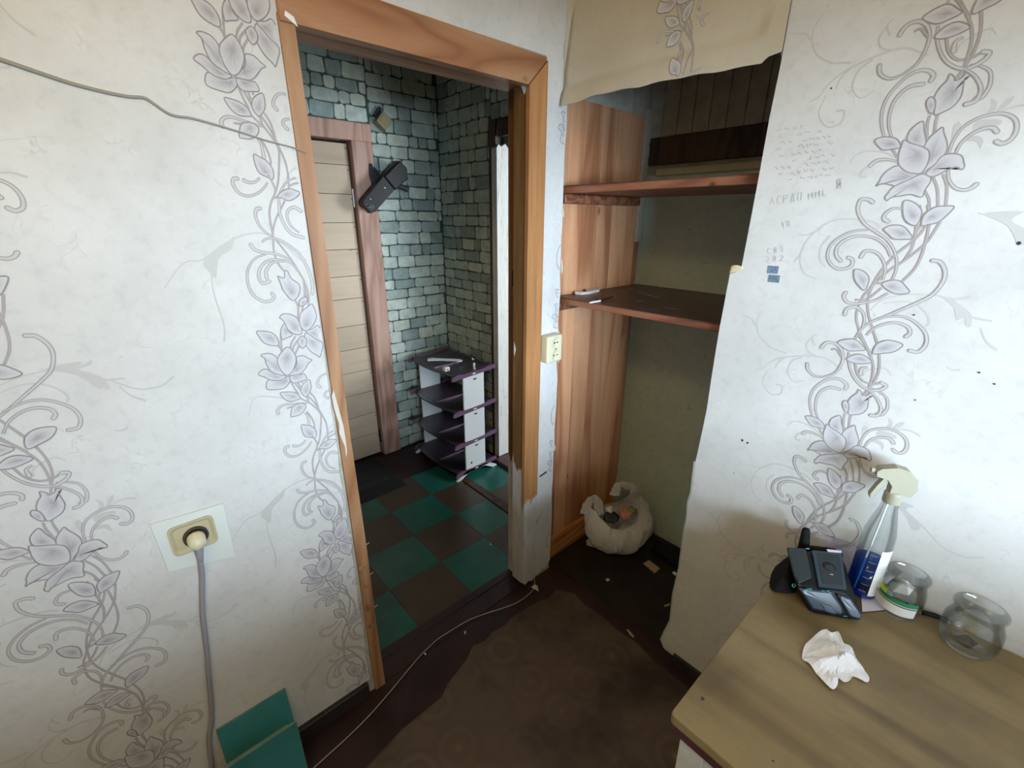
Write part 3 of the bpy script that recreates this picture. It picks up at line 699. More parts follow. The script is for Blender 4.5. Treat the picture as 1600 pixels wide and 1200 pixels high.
def write(txt, px0, px1, h, w=.0016):
    a, b = q(*px0), q(*px1); ux = (b - a).normalized(); uy = Vector((-ux.y, ux.x)); st = (b - a).length / len(txt)
    for i, ch in enumerate(txt):
        for s in GL.get(ch, []): parts.append(stroke([a + ux * (i * st + px_ * st * .8) + uy * py * h for px_, py in s], w))
write('ACPDG', (1203, 320), (1258, 312), .018); write('MML', (1264, 312), (1298, 303), .014); write('R', (1308, 295), (1320, 292), .02, .003)
write('C83', (1199, 397), (1230, 392), .014); write('282', (1197, 410), (1230, 407), .014); write('1G', (1224, 357), (1238, 352), .014)
V, F = join(parts); mk('pencil_writing', V, F, 'pencil', wr)
parts = []
for r in range(9):
    x = 1200 + random.uniform(0, 20)
    while x < 1300:
        l = random.uniform(4, 9); y = 205 + r * 10 - (x - 1200) * .13; pts = [q(x + l * k / 4, y + random.uniform(-3, 3)) for k in range(5)]
        if random.random() < .75: parts.append(stroke(pts, .0013))
        x += l + random.uniform(2, 5)
V, F = join(parts); mk('pencil_scribbles', V, F, 'pencil', wr)
for a, b in (((1201, 415), (1215, 428)), ((1202, 429), (1217, 442))):
    p, r = q(*a), q(*b); V, F = box_vf((p.x, -.0012, r.y), (r.x, -.0002, p.y)); mk('blue_sticker', V, F, 'blue_sticker', wr)
for (x, y), s in (((1592, 380), .0035), ((1299, 138), .002), ((1530, 1492 - 910), .002), ((1160, 688), .004), ((1168, 692), .003), ((1147, 739), .0015), ((1430, 625), .0015), ((1428, 492), .0018), ((1554, 600), .0018)):
    p = q(x, y); V, F = prism([(p.x + s * math.cos(a) * random.uniform(.7, 1.2), p.y + s * math.sin(a)) for a in (0, 1, 2, 3, 4, 5)], 'y', -.001, 0); mk('dark_speck', V, F, 'black_panel', wr)

# ---- niche
wn = struct('wall_niche_back')
box('wallpapered_panel', (-.12, .61, 0), (.98, .64, 1.778), 'mint', wn)
box('batten', (-.01, .596, 1.774), (.95, .612, 1.802), 'paper_fold', wn, .003)
box('dark_board', (-.075, .603, 1.818), (.95, .62, 1.925), 'darkwood', wn, .002)
box('panel_backing', (-.12, .625, 1.778), (.98, .64, ZC), 'plaster', wn)
k = 0
xx = -.075
while xx < .94:
    V, F = box_vf((xx + .001, .606, 1.926), (min(xx + .068, .95) - .001, .625, ZC), .002); mk('ceiling_height_slat', V, F, 'plaster', wn); xx += .068
# small scroll mark on the dark board
V, F = tube([(-.06, .602, 1.91), (-.045, .602, 1.87), (-.06, .602, 1.83), (-.02, .602, 1.84), (-.015, .602, 1.92)], .0035, 5); mk('scroll_mark', V, F, 'black_panel', wn)
ws = struct('wall_niche_side')
box('side_panel', (.95, .03, 0), (.98, .61, ZC), 'mint', ws)
wp = struct('wall_niche_left')
box('backing', (-.12, .0, 0), (-.074, .61, ZC), 'plaster', wp)
seams = [.001, .083, .170, .279, .379, .470, .556]
for a, b in zip(seams, seams[1:]):
    V, F = box_vf((-.074, a + .0008, .10), (-.0600, b - .0008, 2.004 + random.uniform(-.002, .002)), .0007)
    mk('pine_board', V, F, 'pine', wp)
V, F = hull([(-.074, .0, 0), (-.074, .56, 0), (-.040, .0, 0), (-.040, .56, 0), (-.046, .0, .092), (-.046, .56, .092), (-.06, .0, .112), (-.06, .56, .112), (-.074, .0, .112), (-.074, .56, .112)]); mk('skirting_board', V, F, 'pine_h', wp)
box('corner_batten', (-.074, .560, 1.50), (-.056, .606, 2.03), 'paper_fold', wp, .002)
box('corner_strip', (-.074, .560, .0), (-.064, .600, 1.50), 'pine', wp, .002)
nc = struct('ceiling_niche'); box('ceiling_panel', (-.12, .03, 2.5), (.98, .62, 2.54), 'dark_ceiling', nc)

# ---- hall shell
wh = struct('wall_hall_back')
box('wall_surface', (-1.70, .045, 0), (-1.574, .64, ZC), 'grout', wh)
box('wall_surface', (-1.70, -2.3, 0), (-1.574, -.86, ZC), 'grout', wh)
box('wall_surface', (-1.70, -.86, 2.105), (-1.574, .045, ZC), 'grout', wh)
wq = struct('wall_hall_right')
box('wall_surface', (-1.574, .514, 0), (-1.03, .60, ZC), 'grout', wq)
box('wall_surface', (-1.03, .514, 2.10), (-.12, .60, ZC), 'grout', wq)
STONE = []
for i, c in enumerate([(0.52, .60, .54), (0.60, .68, .61), (0.43, .51, .47), (0.62, .68, .58), (0.33, .41, .38)]):
    M['stone%d' % i] = simple('printed_stone_%s' % ('abcde'[i]), c + (1,), 0.8, var=0.22, vscale=22); STONE.append('stone%d' % i)
def stones(parent, axis, u0, u1, z0, z1, face, out, skip=None):
    z = z0; row = 0
    rnd = random.Random(11)
    while z < z1 - .01:
        h = rnd.choice((.062, .070, .074, .080)); u = u0 - rnd.uniform(0, .06)
        while u < u1:
            wd = rnd.choice((.065, .09, .12, .13, .15, .165)); a, b = max(u, u0) + .0026, min(u + wd, u1) - .0026
            zz0, zz1 = z + .0028, min(z + h, z1) - .0028
            if b - a > .02 and zz1 - zz0 > .02 and not (skip and skip((a + b) / 2, (zz0 + zz1) / 2)):
                r = min(.011, (b - a) * .3, (zz1 - zz0) * .35); j = lambda: rnd.uniform(-.0035, .0035)
                poly = [(a + r, zz0 + j()), (b - r, zz0 + j()), (b - r * .3, zz0 + r * .3), (b + j(), zz0 + r), (b + j(), zz1 - r), (b - r * .3, zz1 - r * .3), (b - r, zz1 + j()), ((a + b) / 2, zz1 + j()), (a + r, zz1 + j()), (a + r * .3, zz1 - r * .3), (a + j(), zz1 - r), (a + j(), zz0 + r)]
                V, F = prism(poly, axis, face, face + out, .0022)
                mk('stone_block', V, F, rnd.choice(STONE), parent)
            u += wd
        z += h; row += 1
stones(wh, 'x', .047, .512, 0.0, ZC, -1.574, .004)
stones(wh, 'x', -.62, .047, 2.11, ZC, -1.574, .004)
stones(wq, 'y', -1.568, -1.035, 0.0, ZC, .514, -.004)
stones(wq, 'y', -1.035, -.50, 2.11, ZC, .514, -.004)
hl = struct('wall_hall_left'); box('wall_surface', (-1.70, -2.4, 0), (-.12, -2.3, ZC), 'grout', hl)
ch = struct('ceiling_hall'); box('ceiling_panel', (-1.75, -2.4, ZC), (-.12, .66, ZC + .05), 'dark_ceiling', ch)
V, F = box_vf((-1.57, .0, 2.50), (-1.20, .34, 2.512), .002); mk('loose_ceiling_board', V, F, 'dark_ceiling', ch)
# ---- rest of the room shell
wb = struct('wall_back')
W0, W1, S0, S1 = -1.42, -.18, .98, 1.80
for lo, hi in (((2.02, -3.2, 0), (2.16, 0.0, S0)), ((2.02, -3.2, S1), (2.16, 0.0, ZC)), ((2.02, -3.2, S0), (2.16, W0, S1)), ((2.02, W1, S0), (2.16, 0, S1))):
    box('masonry', lo, hi, 'paper', wb)
wf = struct('wall_front'); box('masonry', (-.12, -3.3, 0), (2.16, -3.2, ZC), 'paper', wf)
ce = struct('ceiling'); box('ceiling_panel', (-.12, -3.3, ZC), (2.16, .64, ZC + .06), 'ceiling', ce)
win = struct('window_1')
WM = (W0 + W1) / 2
for lo, hi in (((2.07, W0, S0), (2.11, W1, S0 + .05)), ((2.07, W0, S1 - .05), (2.11, W1, S1)), ((2.07, W0, S0), (2.11, W0 + .05, S1)), ((2.07, W1 - .05, S0), (2.11, W1, S1)), ((2.075, WM - .025, S0), (2.105, WM + .025, S1))):
    box('window_frame', lo, hi, 'white_paint', win, .003)
box('window_pane', (2.087, W0 + .05, S0 + .05), (2.091, WM - .025, S1 - .05), 'pane', win); box('window_pane', (2.087, WM + .025, S0 + .05), (2.091, W1 - .05, S1 - .05), 'pane', win)
box('window_sill', (1.94, W0 - .05, S0 - .03), (2.07, W1 + .05, S0), 'white_paint', win, .004)
bs = struct('ceiling_sky_blocker'); box('slab', (2.16, -5.2, 2.12), (3.9, 1.6, 2.25), 'plaster', bs)  # unseen slab added outside the window to block the steep sky
# skirting at the left wall, dark with grime
bb = struct('baseboard_left'); box('skirting', (-.002, -3.2, 0), (.016, -.93, .062), 'skirting_dark', bb, .003)
bb2 = struct('baseboard_right'); box('skirting', (.66, -.012, 0), (2.02, -.0, .05), 'skirting_dark', bb2, .002)

# ---- doorway frame
df = struct('door_1')
V, F = prism([(-.905, .0), (-.868, .0), (-.872, .3), (-.869, .6), (-.873, 1.0), (-.870, 1.5), (-.872, 1.985), (-.905, 2.0)], 'x', -.12, .007); mk('jamb', V, F, 'oak', df)
V, F = prism([(-.903, 1.985), (-.872, 1.985), (-.19, 1.985), (-.112, 2.062), (-.112, 2.070), (-.903, 2.078)], 'x', -.02, .012, .002); mk('lintel_trim', V, F, 'oak_h', df)
box('lintel_soffit', (-.12, -.90, 1.992), (-.02, -.11, 2.07), 'oak_h', df)
V, F = prism([(-.186, .03), (-.170, .012), (-.150, .022), (-.130, .010), (-.108, .02), (-.108, 2.062), (-.186, 1.986)], 'x', -.004, .012, .002); mk('side_trim', V, F, 'peel_trim', df)
box('jamb', (-.066, -.183, .02), (-.004, -.11, 1.992), 'peel_jamb', df, .0015)
box('jamb_rebate', (-.12, -.160, .01), (-.072, -.11, 1.992), 'peel_jamb', df, .0015)
box('lock_slot', (-.095, -.1612, 1.36), (-.073, -.159, 1.42), 'hole', df)
V, F = hull([(-.004, -.184, 1.985), (-.03, -.184, 1.988), (-.012, -.186, 1.962), (-.006, -.180, 1.985)]); mk('white_chip', V, F, 'white', df)
V, F = hull([(-.045, -.1845, 1.13), (-.058, -.1845, 1.16), (-.062, -.1845, 1.12), (-.052, -.188, 1.10)]); mk('paint_flake', V, F, 'flake', df)
V, F = hull([(.0122, -.893, 1.995), (.0122, -.873, 1.988), (.015, -.875, 1.996), (.0122, -.89, 2.004), (.0122, -.868, 1.98)]); mk('white_chip', V, F, 'white', df)
# splinters and peeled varnish on the left jamb
pk = [(-.909, 1.145), (-.902, 1.16), (-.897, 1.12), (-.893, 1.085), (-.889, 1.05), (-.888, 1.0), (-.889, .965), (-.894, .95), (-.893, .985), (-.899, 1.01), (-.903, 1.03), (-.9, 1.06), (-.905, 1.09), (-.908, 1.11)]
V, F = prism(pk, 'x', .007, .0085, .0004); mk('peeled_paint', V, F, 'flake', df)
for zz, s in ((.55, .012), (.47, .014), (.38, .02), (.30, .012), (.22, .015)):
    V, F = hull([(.007, -.905, zz), (.0085, -.895 + random.uniform(-.005, .012), zz + s), (.010, -.885, zz + s * .2), (.007, -.896, zz - s), (.0072, -.880, zz - s * .6)]); mk('splinter', V, F, 'oak', df)
for zz in (.62, .50, .36): 
    V, F = tube([(.0, -.872, zz), (.002, -.866, zz + .002), (.004, -.858, zz + .006)], .0012, 4); mk('splinter', V, F, 'flake', df)

# ---- hall door of horizontal boards
d2 = struct('door_2')
z = .012; zs = [.012, .175, .33, .49, .645, .80, .953, 1.125, 1.262, 1.42, 1.573, 1.73, 1.885, 1.998]
for a, b in zip(zs, zs[1:]):
    V, F = box_vf((-1.625, -.80, a + .0012), (-1.598 + random.uniform(-.001, .001), -.094, b - .0012), .0015); mk('door_board', V, F, 'door_wood', d2)
    V, F = lathe([(0, 0), (.0035, 0), (.0035, .0015), (0, .002)], 0, 0, 8); V = [Vector((-1.597 + v.z, -.102 + v.x, b - .025 + v.y)) for v in V]; mk('nail_head', V, F, 'black_panel', d2)
box('door_back_panel', (-1.64, -.80, .012), (-1.625, -.094, 1.998), 'darkwood', d2)
box('frame_side', (-1.66, -.082, 0), (-1.556, .045, 2.012), 'door_frame', d2, .003)
box('frame_side', (-1.66, -.90, 0), (-1.556, -.81, 2.012), 'door_frame', d2, .003)
box('frame_head', (-1.66, -.90, 2.012), (-1.556, .045, 2.105), 'door_frame', d2, .003)
box('frame_gap', (-1.655, -.81, 0), (-1.64, -.075, 2.012), 'hole', d2)
V, F = join([tube([(-1.586, -.086, .10), (-1.586, -.086, .20)], .006, 8, 0), box_vf((-1.594, -.086, .10), (-1.59, -.06, .20))]); mk('hinge', V, F, 'chrome', d2)
box('latch_strip', (-1.598, -.092, 1.66), (-1.594, -.085, 1.76), 'white', d2)

# ---- white peeling casing of the side door to the next room
d3 = struct('door_3')
box('outer_casing', (-1.032, .490, 0), (-.972, .515, 2.10), 'darkwood', d3, .002)
box('head_casing', (-.955, .490, 2.02), (-.13, .515, 2.10), 'darkwood', d3, .002)
V, F = prism([(.485, .03), (.640, .03), (.640, 1.96), (.61, 1.985), (.58, 1.962), (.55, 1.992), (.52, 1.975), (.50, 1.985), (.485, 1.965)], 'x', -1.000, -.955, .002); mk('inner_jamb', V, F, 'peel_casing', d3)
box('maroon_base', (-.95, .44, 0), (-.14, .60, .03), 'maroon_edge', d3, .003)
wm = struct('wall_next_room')
box('masonry', (-1.75, .60, 0), (-.955, .66, ZC), 'plaster', wm); box('masonry', (-.955, .60, 2.04), (-.12, .66, ZC), 'plaster', wm)
box('masonry', (-1.75, 2.4, 0), (1.1, 2.46, ZC), 'plaster', wm); box('masonry', (-1.80, .60, 0), (-1.75, 2.46, ZC), 'plaster', wm)
box('masonry', (1.05, .64, 0), (1.1, 2.4, ZC), 'plaster', wm); box('floor_boards', (-1.75, 1.4, -.05), (1.1, 2.4, 0), 'maroon', hf); box('floor_boards', (-.12, .62, -.05), (1.1, 1.4, 0), 'maroon', hf)
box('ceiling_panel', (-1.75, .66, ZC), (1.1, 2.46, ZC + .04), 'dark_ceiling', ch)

# ================================================================== things
# ---- shelves of the niche
def shelf(label, z, thick, y1, grp):
    t = thing('wall_shelf', label, 'shelf', (.3, .3, z - thick), grp)
    n = 14; V, F = box_vf((-.058, .034, z - .003), (.945, y1, z)); mk('shelf_top', V, F, 'shelf_top', t)
    V, F = box_vf((-.058, .032, z - thick), (.945, y1, z - .003), .0015); mk('shelf_board', V, F, 'shelf_edge', t)
    return t
s1 = shelf('upper reddish wooden niche shelf, bare and empty above the other', 1.712, .026, .54, 'niche shelves')
V, F = box_vf((-.058, .036, 1.652), (-.022, .52, 1.685), .003); mk('support_cleat', V, F, 'shelf_edge', s1)
s2 = shelf('lower dark brown niche shelf dusty with white smears on top', 1.307, .024, .596, 'niche shelves')
V, F = box_vf((-.058, .036, 1.252), (-.03, .50, 1.282), .003); mk('support_cleat', V, F, 'shelf_edge', s2)
M['dust'] = simple('white_dust', (.40, .36, .37, 1), .95, var=.4, vscale=60)
for (px_, py_, l, wd, an) in ((1012, 461, .05, .016, .3), (1022, 464, .045, .012, .1), (1003, 457, .05, .008, .5), (1028, 460, .04, .006, .2), (985, 452, .03, .005, .4), (1000, 470, .04, .005, .0), (1048, 482, .05, .006, .1), (970, 455, .03, .006, .2), (962, 466, .02, .005, .1)):
    v_ = RT * ((px_ - 800) / FPX) + DN * ((py_ - 600) / FPX) + FW; c_ = CAM + v_ * ((1.307 - CAM.z) / v_.z); cx, cy = c_.x, c_.y
    pts = []
    for k in range(10):
        a = k / 10 * 2 * math.pi; r = random.uniform(.6, 1.1); x, y = l / 2 * r * math.cos(a), wd / 2 * r * math.sin(a)
        pts.append((cx + x * math.cos(an) - y * math.sin(an), cy + x * math.sin(an) + y * math.cos(an)))
    V, F = prism(pts, 'z', 1.3071, 1.3074); mk('dust_smear', V, F, 'dust', s2)
# white oval item and pen on the lower shelf

def on_z(x, y, Z): v = ray(x, y); return CAM + v * ((Z - CAM.z) / v.z)
t = thing('plastic_case', 'white pointed plastic case at the left end of the lower niche shelf', 'case', tuple(on_z(915, 456, 1.308)))
o = [(896, 456), (899, 451), (910, 449.5), (925, 450), (938, 452.5), (936, 456), (922, 459.5), (908, 461), (899, 460)]
V, F = prism([tuple(on_z(x, y, 1.308).xy) for x, y in o], 'z', 1.3078, 1.318, .003); mk('shell', V, F, 'white', t)
V, F = prism([tuple(on_z(x, y, 1.318).xy) for x, y in [(909, 454), (913, 450.5), (917, 454.5), (913, 456)]], 'z', 1.318, 1.3186); mk('triangle_slot', V, F, 'black_panel', t)
t = thing('pen', 'slim black and white pen lying across the lower niche shelf', 'pen', tuple(on_z(938, 470, 1.308)))
a, b, c, d = [on_z(x, y, 1.312) for x, y in ((922, 473), (938, 470), (958, 463), (928, 465))]
V, F = tube([a, a.lerp(b, .5), b], .0035, 8, 0); mk('white_barrel', V, F, 'white', t)
V, F = tube([b, c], lambda s: .0035 - .002 * s, 8, 0); mk('black_barrel', V, F, 'black', t)
V, F = tube([b, b.lerp(d, .6), d], .0015, 6, 0); mk('clip', V, F, 'black', t)

# ---- double socket on the strip
t = thing('double_socket', 'ivory double wall socket between the door frame and the niche', 'socket', (0.0005, -.058, 1.125))
V, F = box_vf((.0008, -.100, 1.072), (.040, -.016, 1.180), .008, 3); mk('housing', V, F, 'ivory', t)
for zc in (1.151, 1.101):
    V, F = lathe([(0, .0), (.0215, 0), (.0225, .0008), (.0215, .0018), (.019, .0018), (.018, .0006), (0, .0006)], 0, 0, 28)
    V = [Vector((.0398 + v.z, -.055 + v.x, zc + v.y)) for v in V]; mk('socket_face', V, F, 'ivory', t, smooth=True)
    for dy in (-.0095, .0095):
        V, F = lathe([(0, 0), (.003, 0), (.003, .001), (0, .001)], 0, 0, 10); V = [Vector((.0405 + v.z, -.055 + dy + v.x, zc + v.y)) for v in V]; mk('pin_hole', V, F, 'hole', t)
V, F = box_vf((.0398, -.058, 1.122), (.0412, -.052, 1.128), .001); mk('centre_screw', V, F, 'chrome', t)
V, F = box_vf((.0396, -.066, 1.150), (.0413, -.044, 1.152)); mk('slot_line', V, F, 'hole', t)

# ---- socket panel, plug and cable on the left wall
Q = lambda x, y, X=0.0: on_x(x, y, X)
t = thing('socket_panel', 'pale wall panel with a recessed ivory socket at lower left', 'socket', (.001, -1.28, .87))
pl = [(-1.349, .945), (-1.205, .935), (-1.208, .775), (-1.344, .806)]
V, F = prism([(y, z) for y, z in pl], 'x', .0005, .005, .001); mk('panel', V, F, 'plate', t)
cy, cz = -1.279, .880
def rrect(cy, cz, hw, hh, r, n=5):
    out = []
    for sx, sz, a0 in ((1, 1, 0), (-1, 1, 90), (-1, -1, 180), (1, -1, 270)):
        for k in range(n + 1):
            a = math.radians(a0 + 90 * k / n); out.append((cy + sx * (hw - r) + r * math.cos(a), cz + sz * (hh - r) + r * math.sin(a)))
    return out
V, F = [], []
oo, ii, bb_ = rrect(cy, cz, .046, .040, .014), rrect(cy, cz, .042, .036, .012), rrect(cy, cz, .036, .030, .010)
n = len(oo)
for pts, x in ((oo, .0052), (oo, .010), (ii, .010), (bb_, .0055)): V += [Vector((x, y, z)) for y, z in pts]
for k in range(3):
    for i in range(n): j = (i + 1) % n; F.append([k * n + i, k * n + j, (k + 1) * n + j, (k + 1) * n + i])
F.append([3 * n + i for i in range(n)])
mk('socket_box', V, F, 'ivory2', t)
V, F = lathe([(0, 0), (.026, 0), (.026, .006), (.022, .007), (.0215, .001), (0, .001)], 0, 0, 28); V = [Vector((.0056 + v.z, cy + .004 + v.x, cz - .004 + v.y)) for v in V]; mk('socket_ring', V, F, 'brownhole', t, smooth=True)
t = thing('power_plug', 'round ivory plug pushed into the lower left wall socket', 'plug', (.012, cy, cz - .02))
pc = Vector((.008, cy + .003, cz - .004)); ax = Vector((1, .0, -.32)).normalized(); s = ax.cross(Vector((0, 0, 1))).normalized(); u = s.cross(ax)
V, F = lathe([(0, 0), (.0185, 0), (.0195, .006), (.018, .026), (.014, .032), (.012, .0315), (.011, .034), (.006, .035), (0, .035)], 0, 0, 26)
V = [pc + s * v.x + u * v.y + ax * v.z for v in V]; mk('plug_body', V, F, 'ivory', t, smooth=True)
V, F = tube([pc + ax * .018 + Vector((0, 0, -.014)), pc + ax * .016 + Vector((0, -.002, -.040)), pc + ax * .012 + Vector((0, -.004, -.060))], lambda q_: .0095 - .0035 * q_, 10, 4); mk('cord_grip', V, F, 'grey_cable', t, smooth=True)
cp = [(.019, -1.280, .812), (.010, -1.284, .77), (.007, -1.293, .72), (.007, -1.306, .65), (.007, -1.315, .58), (.007, -1.322, .52), (.007, -1.333, .45), (.007, -1.342, .38), (.007, -1.356, .30), (.007, -1.374, .24), (.010, -1.388, .14), (.014, -1.398, .075), (.022, -1.41, .02), (.05, -1.46, .007)]
V, F = tube(cp, .006, 10, 6); t = mk('power_cable', V, F, 'grey_cable', origin=cp[-1], smooth=True); tag(t, 'dusty grey flex hanging from the plug down the left wall', 'cable')

# ---- wire running across the left wall
wpx = [(-60, 75), (0, 93), (50, 110), (110, 130), (160, 143), (200, 151), (225, 153), (240, 162), (262, 177), (278, 182), (300, 185), (340, 196), (380, 208), (410, 218), (440, 226), (452, 229)]
wp3 = [Vector((.002, -3.1, 1.93)), Vector((.002, -2.3, 1.90)), Vector((.002, -1.7, 1.868))] + [on_x(x, y, .002) for x, y in wpx] + [on_x(459, 231, .0095), on_x(478, 239, .0095)]
V, F = tube(wp3, lambda q_: .0040 - .0027 * q_, 8, 4); t = mk('wall_wire', V, F, 'wire', origin=wp3[0], smooth=True); tag(t, 'thin grey brown wire running across the top of the left wall', 'wire')

# ---- thin white cord on the floor with knot
fpx = [(835, 917), (828, 927), (815, 937), (800, 945), (780, 952), (755, 960), (730, 970), (705, 985), (685, 998), (667, 1014), (650, 1032), (625, 1062), (600, 1092), (575, 1120), (545, 1150), (512, 1180), (490, 1200)]
cord = [Vector((.0035, -.104, .30)), Vector((.0035, -.103, .2)), Vector((.0035, -.104, .1)), Vector((.006, -.106, .045)), Vector((.02, -.12, .02))] + [on_z(x, y, .006) for x, y in fpx]
V, F = tube(cord, .0017, 6, 5); t = mk('white_cord', V, F, 'white_cord', origin=cord[8], smooth=True); tag(t, 'thin white cord curving over the dark floor from the door jamb', 'cord')
k0 = on_z(836, 919, .008)
V, F = hull([k0 + Vector((random.uniform(-.012, .012), random.uniform(-.012, .012), random.uniform(-.005, .010))) for _ in range(9)] + [k0 + Vector((.022, .002, -.004)), k0 + Vector((-.004, .022, -.004)), k0 + Vector((-.019, -.008, -.003))]); o = mk('tape_knot', V, F, 'flake', origin=k0); tag(o, 'small crumpled whitish lump of tape where the cord meets the floor', 'tape')
k1 = on_z(664, 1022, .006)
V, F = hull([k1 + Vector((a * .008, b * .004, c * .004)) for a, b, c in ((1, 0, 0), (-1, 0, 0), (0, 1, 1), (0, -1, 1), (.6, .8, -1), (-.6, -.8, -1))]); o = mk('cord_clip', V, F, 'chrome', origin=k1); tag(o, 'tiny metal cable clip on the white cord near the threshold', 'clip')

# ---- black lamp-like unit hanging tilted in the hall
t = thing('wall_unit', 'long black plastic unit hanging tilted on the hall wall', 'wall fixture', (-1.57, .06, 1.76))
A = Vector((0, -.078, 1.652)); B = Vector((0, .172, 1.880)); L = (B - A); Ld = L.normalized(); Nn = Vector((0, -Ld.z, Ld.y))
def R3(a, b, x): return Vector((x, 0, 0)) + A + Ld * a + Nn * b
LL = L.length
V, F = hull([R3(a, b, x) for a, b in ((0, -.037), (0, .030), (.02, .042), (LL, .050), (LL, -.015), (LL - .05, -.048), (.03, -.050)) for x in (-1.498, -1.455)] , .003, 2); mk('body', V, F, 'black', t)
V, F = hull([R3(a, b, x) for a, b in ((LL * .62, -.052), (LL * .62, .045), (LL + .012, .040), (LL + .02, -.02), (LL - .02, -.062)) for x in (-1.502, -1.444)], .006, 2); mk('head_block', V, F, 'black', t)
V, F = tube([R3(LL * .72, -.045, -1.475), R3(LL * .80, -.085, -1.47), R3(LL * .83, -.108, -1.468)], .016, 14, 0); mk('swivel_knob', V, F, 'black_panel', t, smooth=False)
V, F = tube([R3(LL * .88, -.03, -1.475), R3(LL * .98, -.07, -1.475)], .006, 8, 0); mk('stub', V, F, 'black', t)
V, F = hull([R3(.018, .0, -1.4545), R3(.018, .004, -1.4545), R3(.04, -.006, -1.4535), R3(.045, -.030, -1.4545), R3(.012, -.026, -1.4545)]); mk('corner_plate', V, F, 'black_panel', t)
for a, b in ((.055, .018), (.17, .0)):
    V, F = lathe([(0, 0), (.0042, 0), (.003, .002), (0, .0025)], 0, 0, 10); c = R3(a, b, -1.4548); V = [c + Vector((v.z, v.x, v.y)) for v in V]; mk('screw', V, F, 'chrome', t)
for b0 in (.012, -.012):
    V, F = tube([R3(.022, b0 + .010, -1.4535), R3(.014, b0 + .002, -1.453), R3(.018, b0 - .010, -1.4535)], .0012, 5, 4); mk('wire_loop', V, F, 'chrome', t)
V, F = tube([R3(.035, -.045, -1.47), R3(.05, -.064, -1.46)], lambda q_: .004 - .002 * q_, 6, 0); mk('tab', V, F, 'black', t)
M['smoke'] = simple('smoky_grey_plastic', (.05, .055, .055, 1), .3)
V, F = hull([Vector((-1.569, .01, 1.93)), Vector((-1.569, .028, 1.925)), Vector((-1.50, .045, 1.78)), Vector((-1.50, .01, 1.76)), Vector((-1.567, .004, 1.85))]); mk('bracket_blade', V, F, 'smoke', t)
V, F = hull([Vector((-1.569, .035, 1.90)), Vector((-1.50, .075, 1.82)), Vector((-1.50, .06, 1.77)), Vector((-1.569, .03, 1.86))]); mk('bracket_blade', V, F, 'smoke', t)
box('mount_block', (-1.570, .03, 1.74), (-1.495, .07, 1.79), 'black', t)
V, F = hull([Vector((-1.5, .17, 1.86)), Vector((-1.5, .20, 1.84)), Vector((-1.49, .19, 1.93)), Vector((-1.48, .18, 1.86))]); mk('fin', V, F, 'black', t)

# ---- small beige box high on the hall wall
t = thing('doorbell_box', 'small beige box tilted high on the hall wall above the door', 'doorbell', (-1.57, .12, 2.12))
c = Vector((-1.54, .118, 2.128)); a = math.radians(-40); e1v = Vector((0, math.cos(a), math.sin(a))); e2v = Vector((0, -math.sin(a), math.cos(a)))
V, F = hull([c + e1v * x + e2v * y + Vector((z_, 0, 0)) for x in (-.036, .036) for y in (-.040, .036) for z_ in (-.03, .022)], .005, 2); mk('casing', V, F, 'beige', t)
V, F = hull([c + e1v * x + e2v * y + Vector((z_, 0, 0)) for x in (-.024, .024) for y in (-.024, .018) for z_ in (.021, .025)], .001, 1); mk('cover', V, F, 'beige', t)
V, F = hull([c + e1v * x + e2v * y + Vector((z_, 0, 0)) for x in (-.056, -.036) for y in (-.01, .05) for z_ in (-.032, -.005)]); mk('dark_bracket', V, F, 'black_panel', t)

# ---- doormat
t = thing('doormat', 'black rubber doormat lying before the boarded hall door', 'mat', (-1.33, -.33, 0))
V, F = prism(rrect(-1.3, -.33, .0, .0, .0)[:0] or [(-1.552, -.50), (-1.10, -.50), (-1.10, -.160), (-1.552, -.160)], 'z', .0005, .007, .004); mk('mat_body', V, F, 'mat', t)
parts = []
for i in range(7):
    x = -1.50 + .0; y0 = -.43 + i * .033
    for (a, b) in ((-1.275, -1.268), (-1.245, -1.238)):
        if (i * 3 + int(a * 100)) % 4: parts.append(box_vf((a, y0, .007), (b, y0 + .020, .0075)))
    parts.append(box_vf((-1.275, y0, .007), (-1.238, y0 + .005, .0075)))
V, F = join(parts); mk('worn_lettering', V, F, 'mat_print', t)
parts = [box_vf((-1.54 + .02 * i, -.49, .0068), (-1.532 + .02 * i, -.17, .0078)) for i in range(22) if not 12 < i < 16]
V, F = join(parts); o = mk('ribs', V, F, 'mat', t)

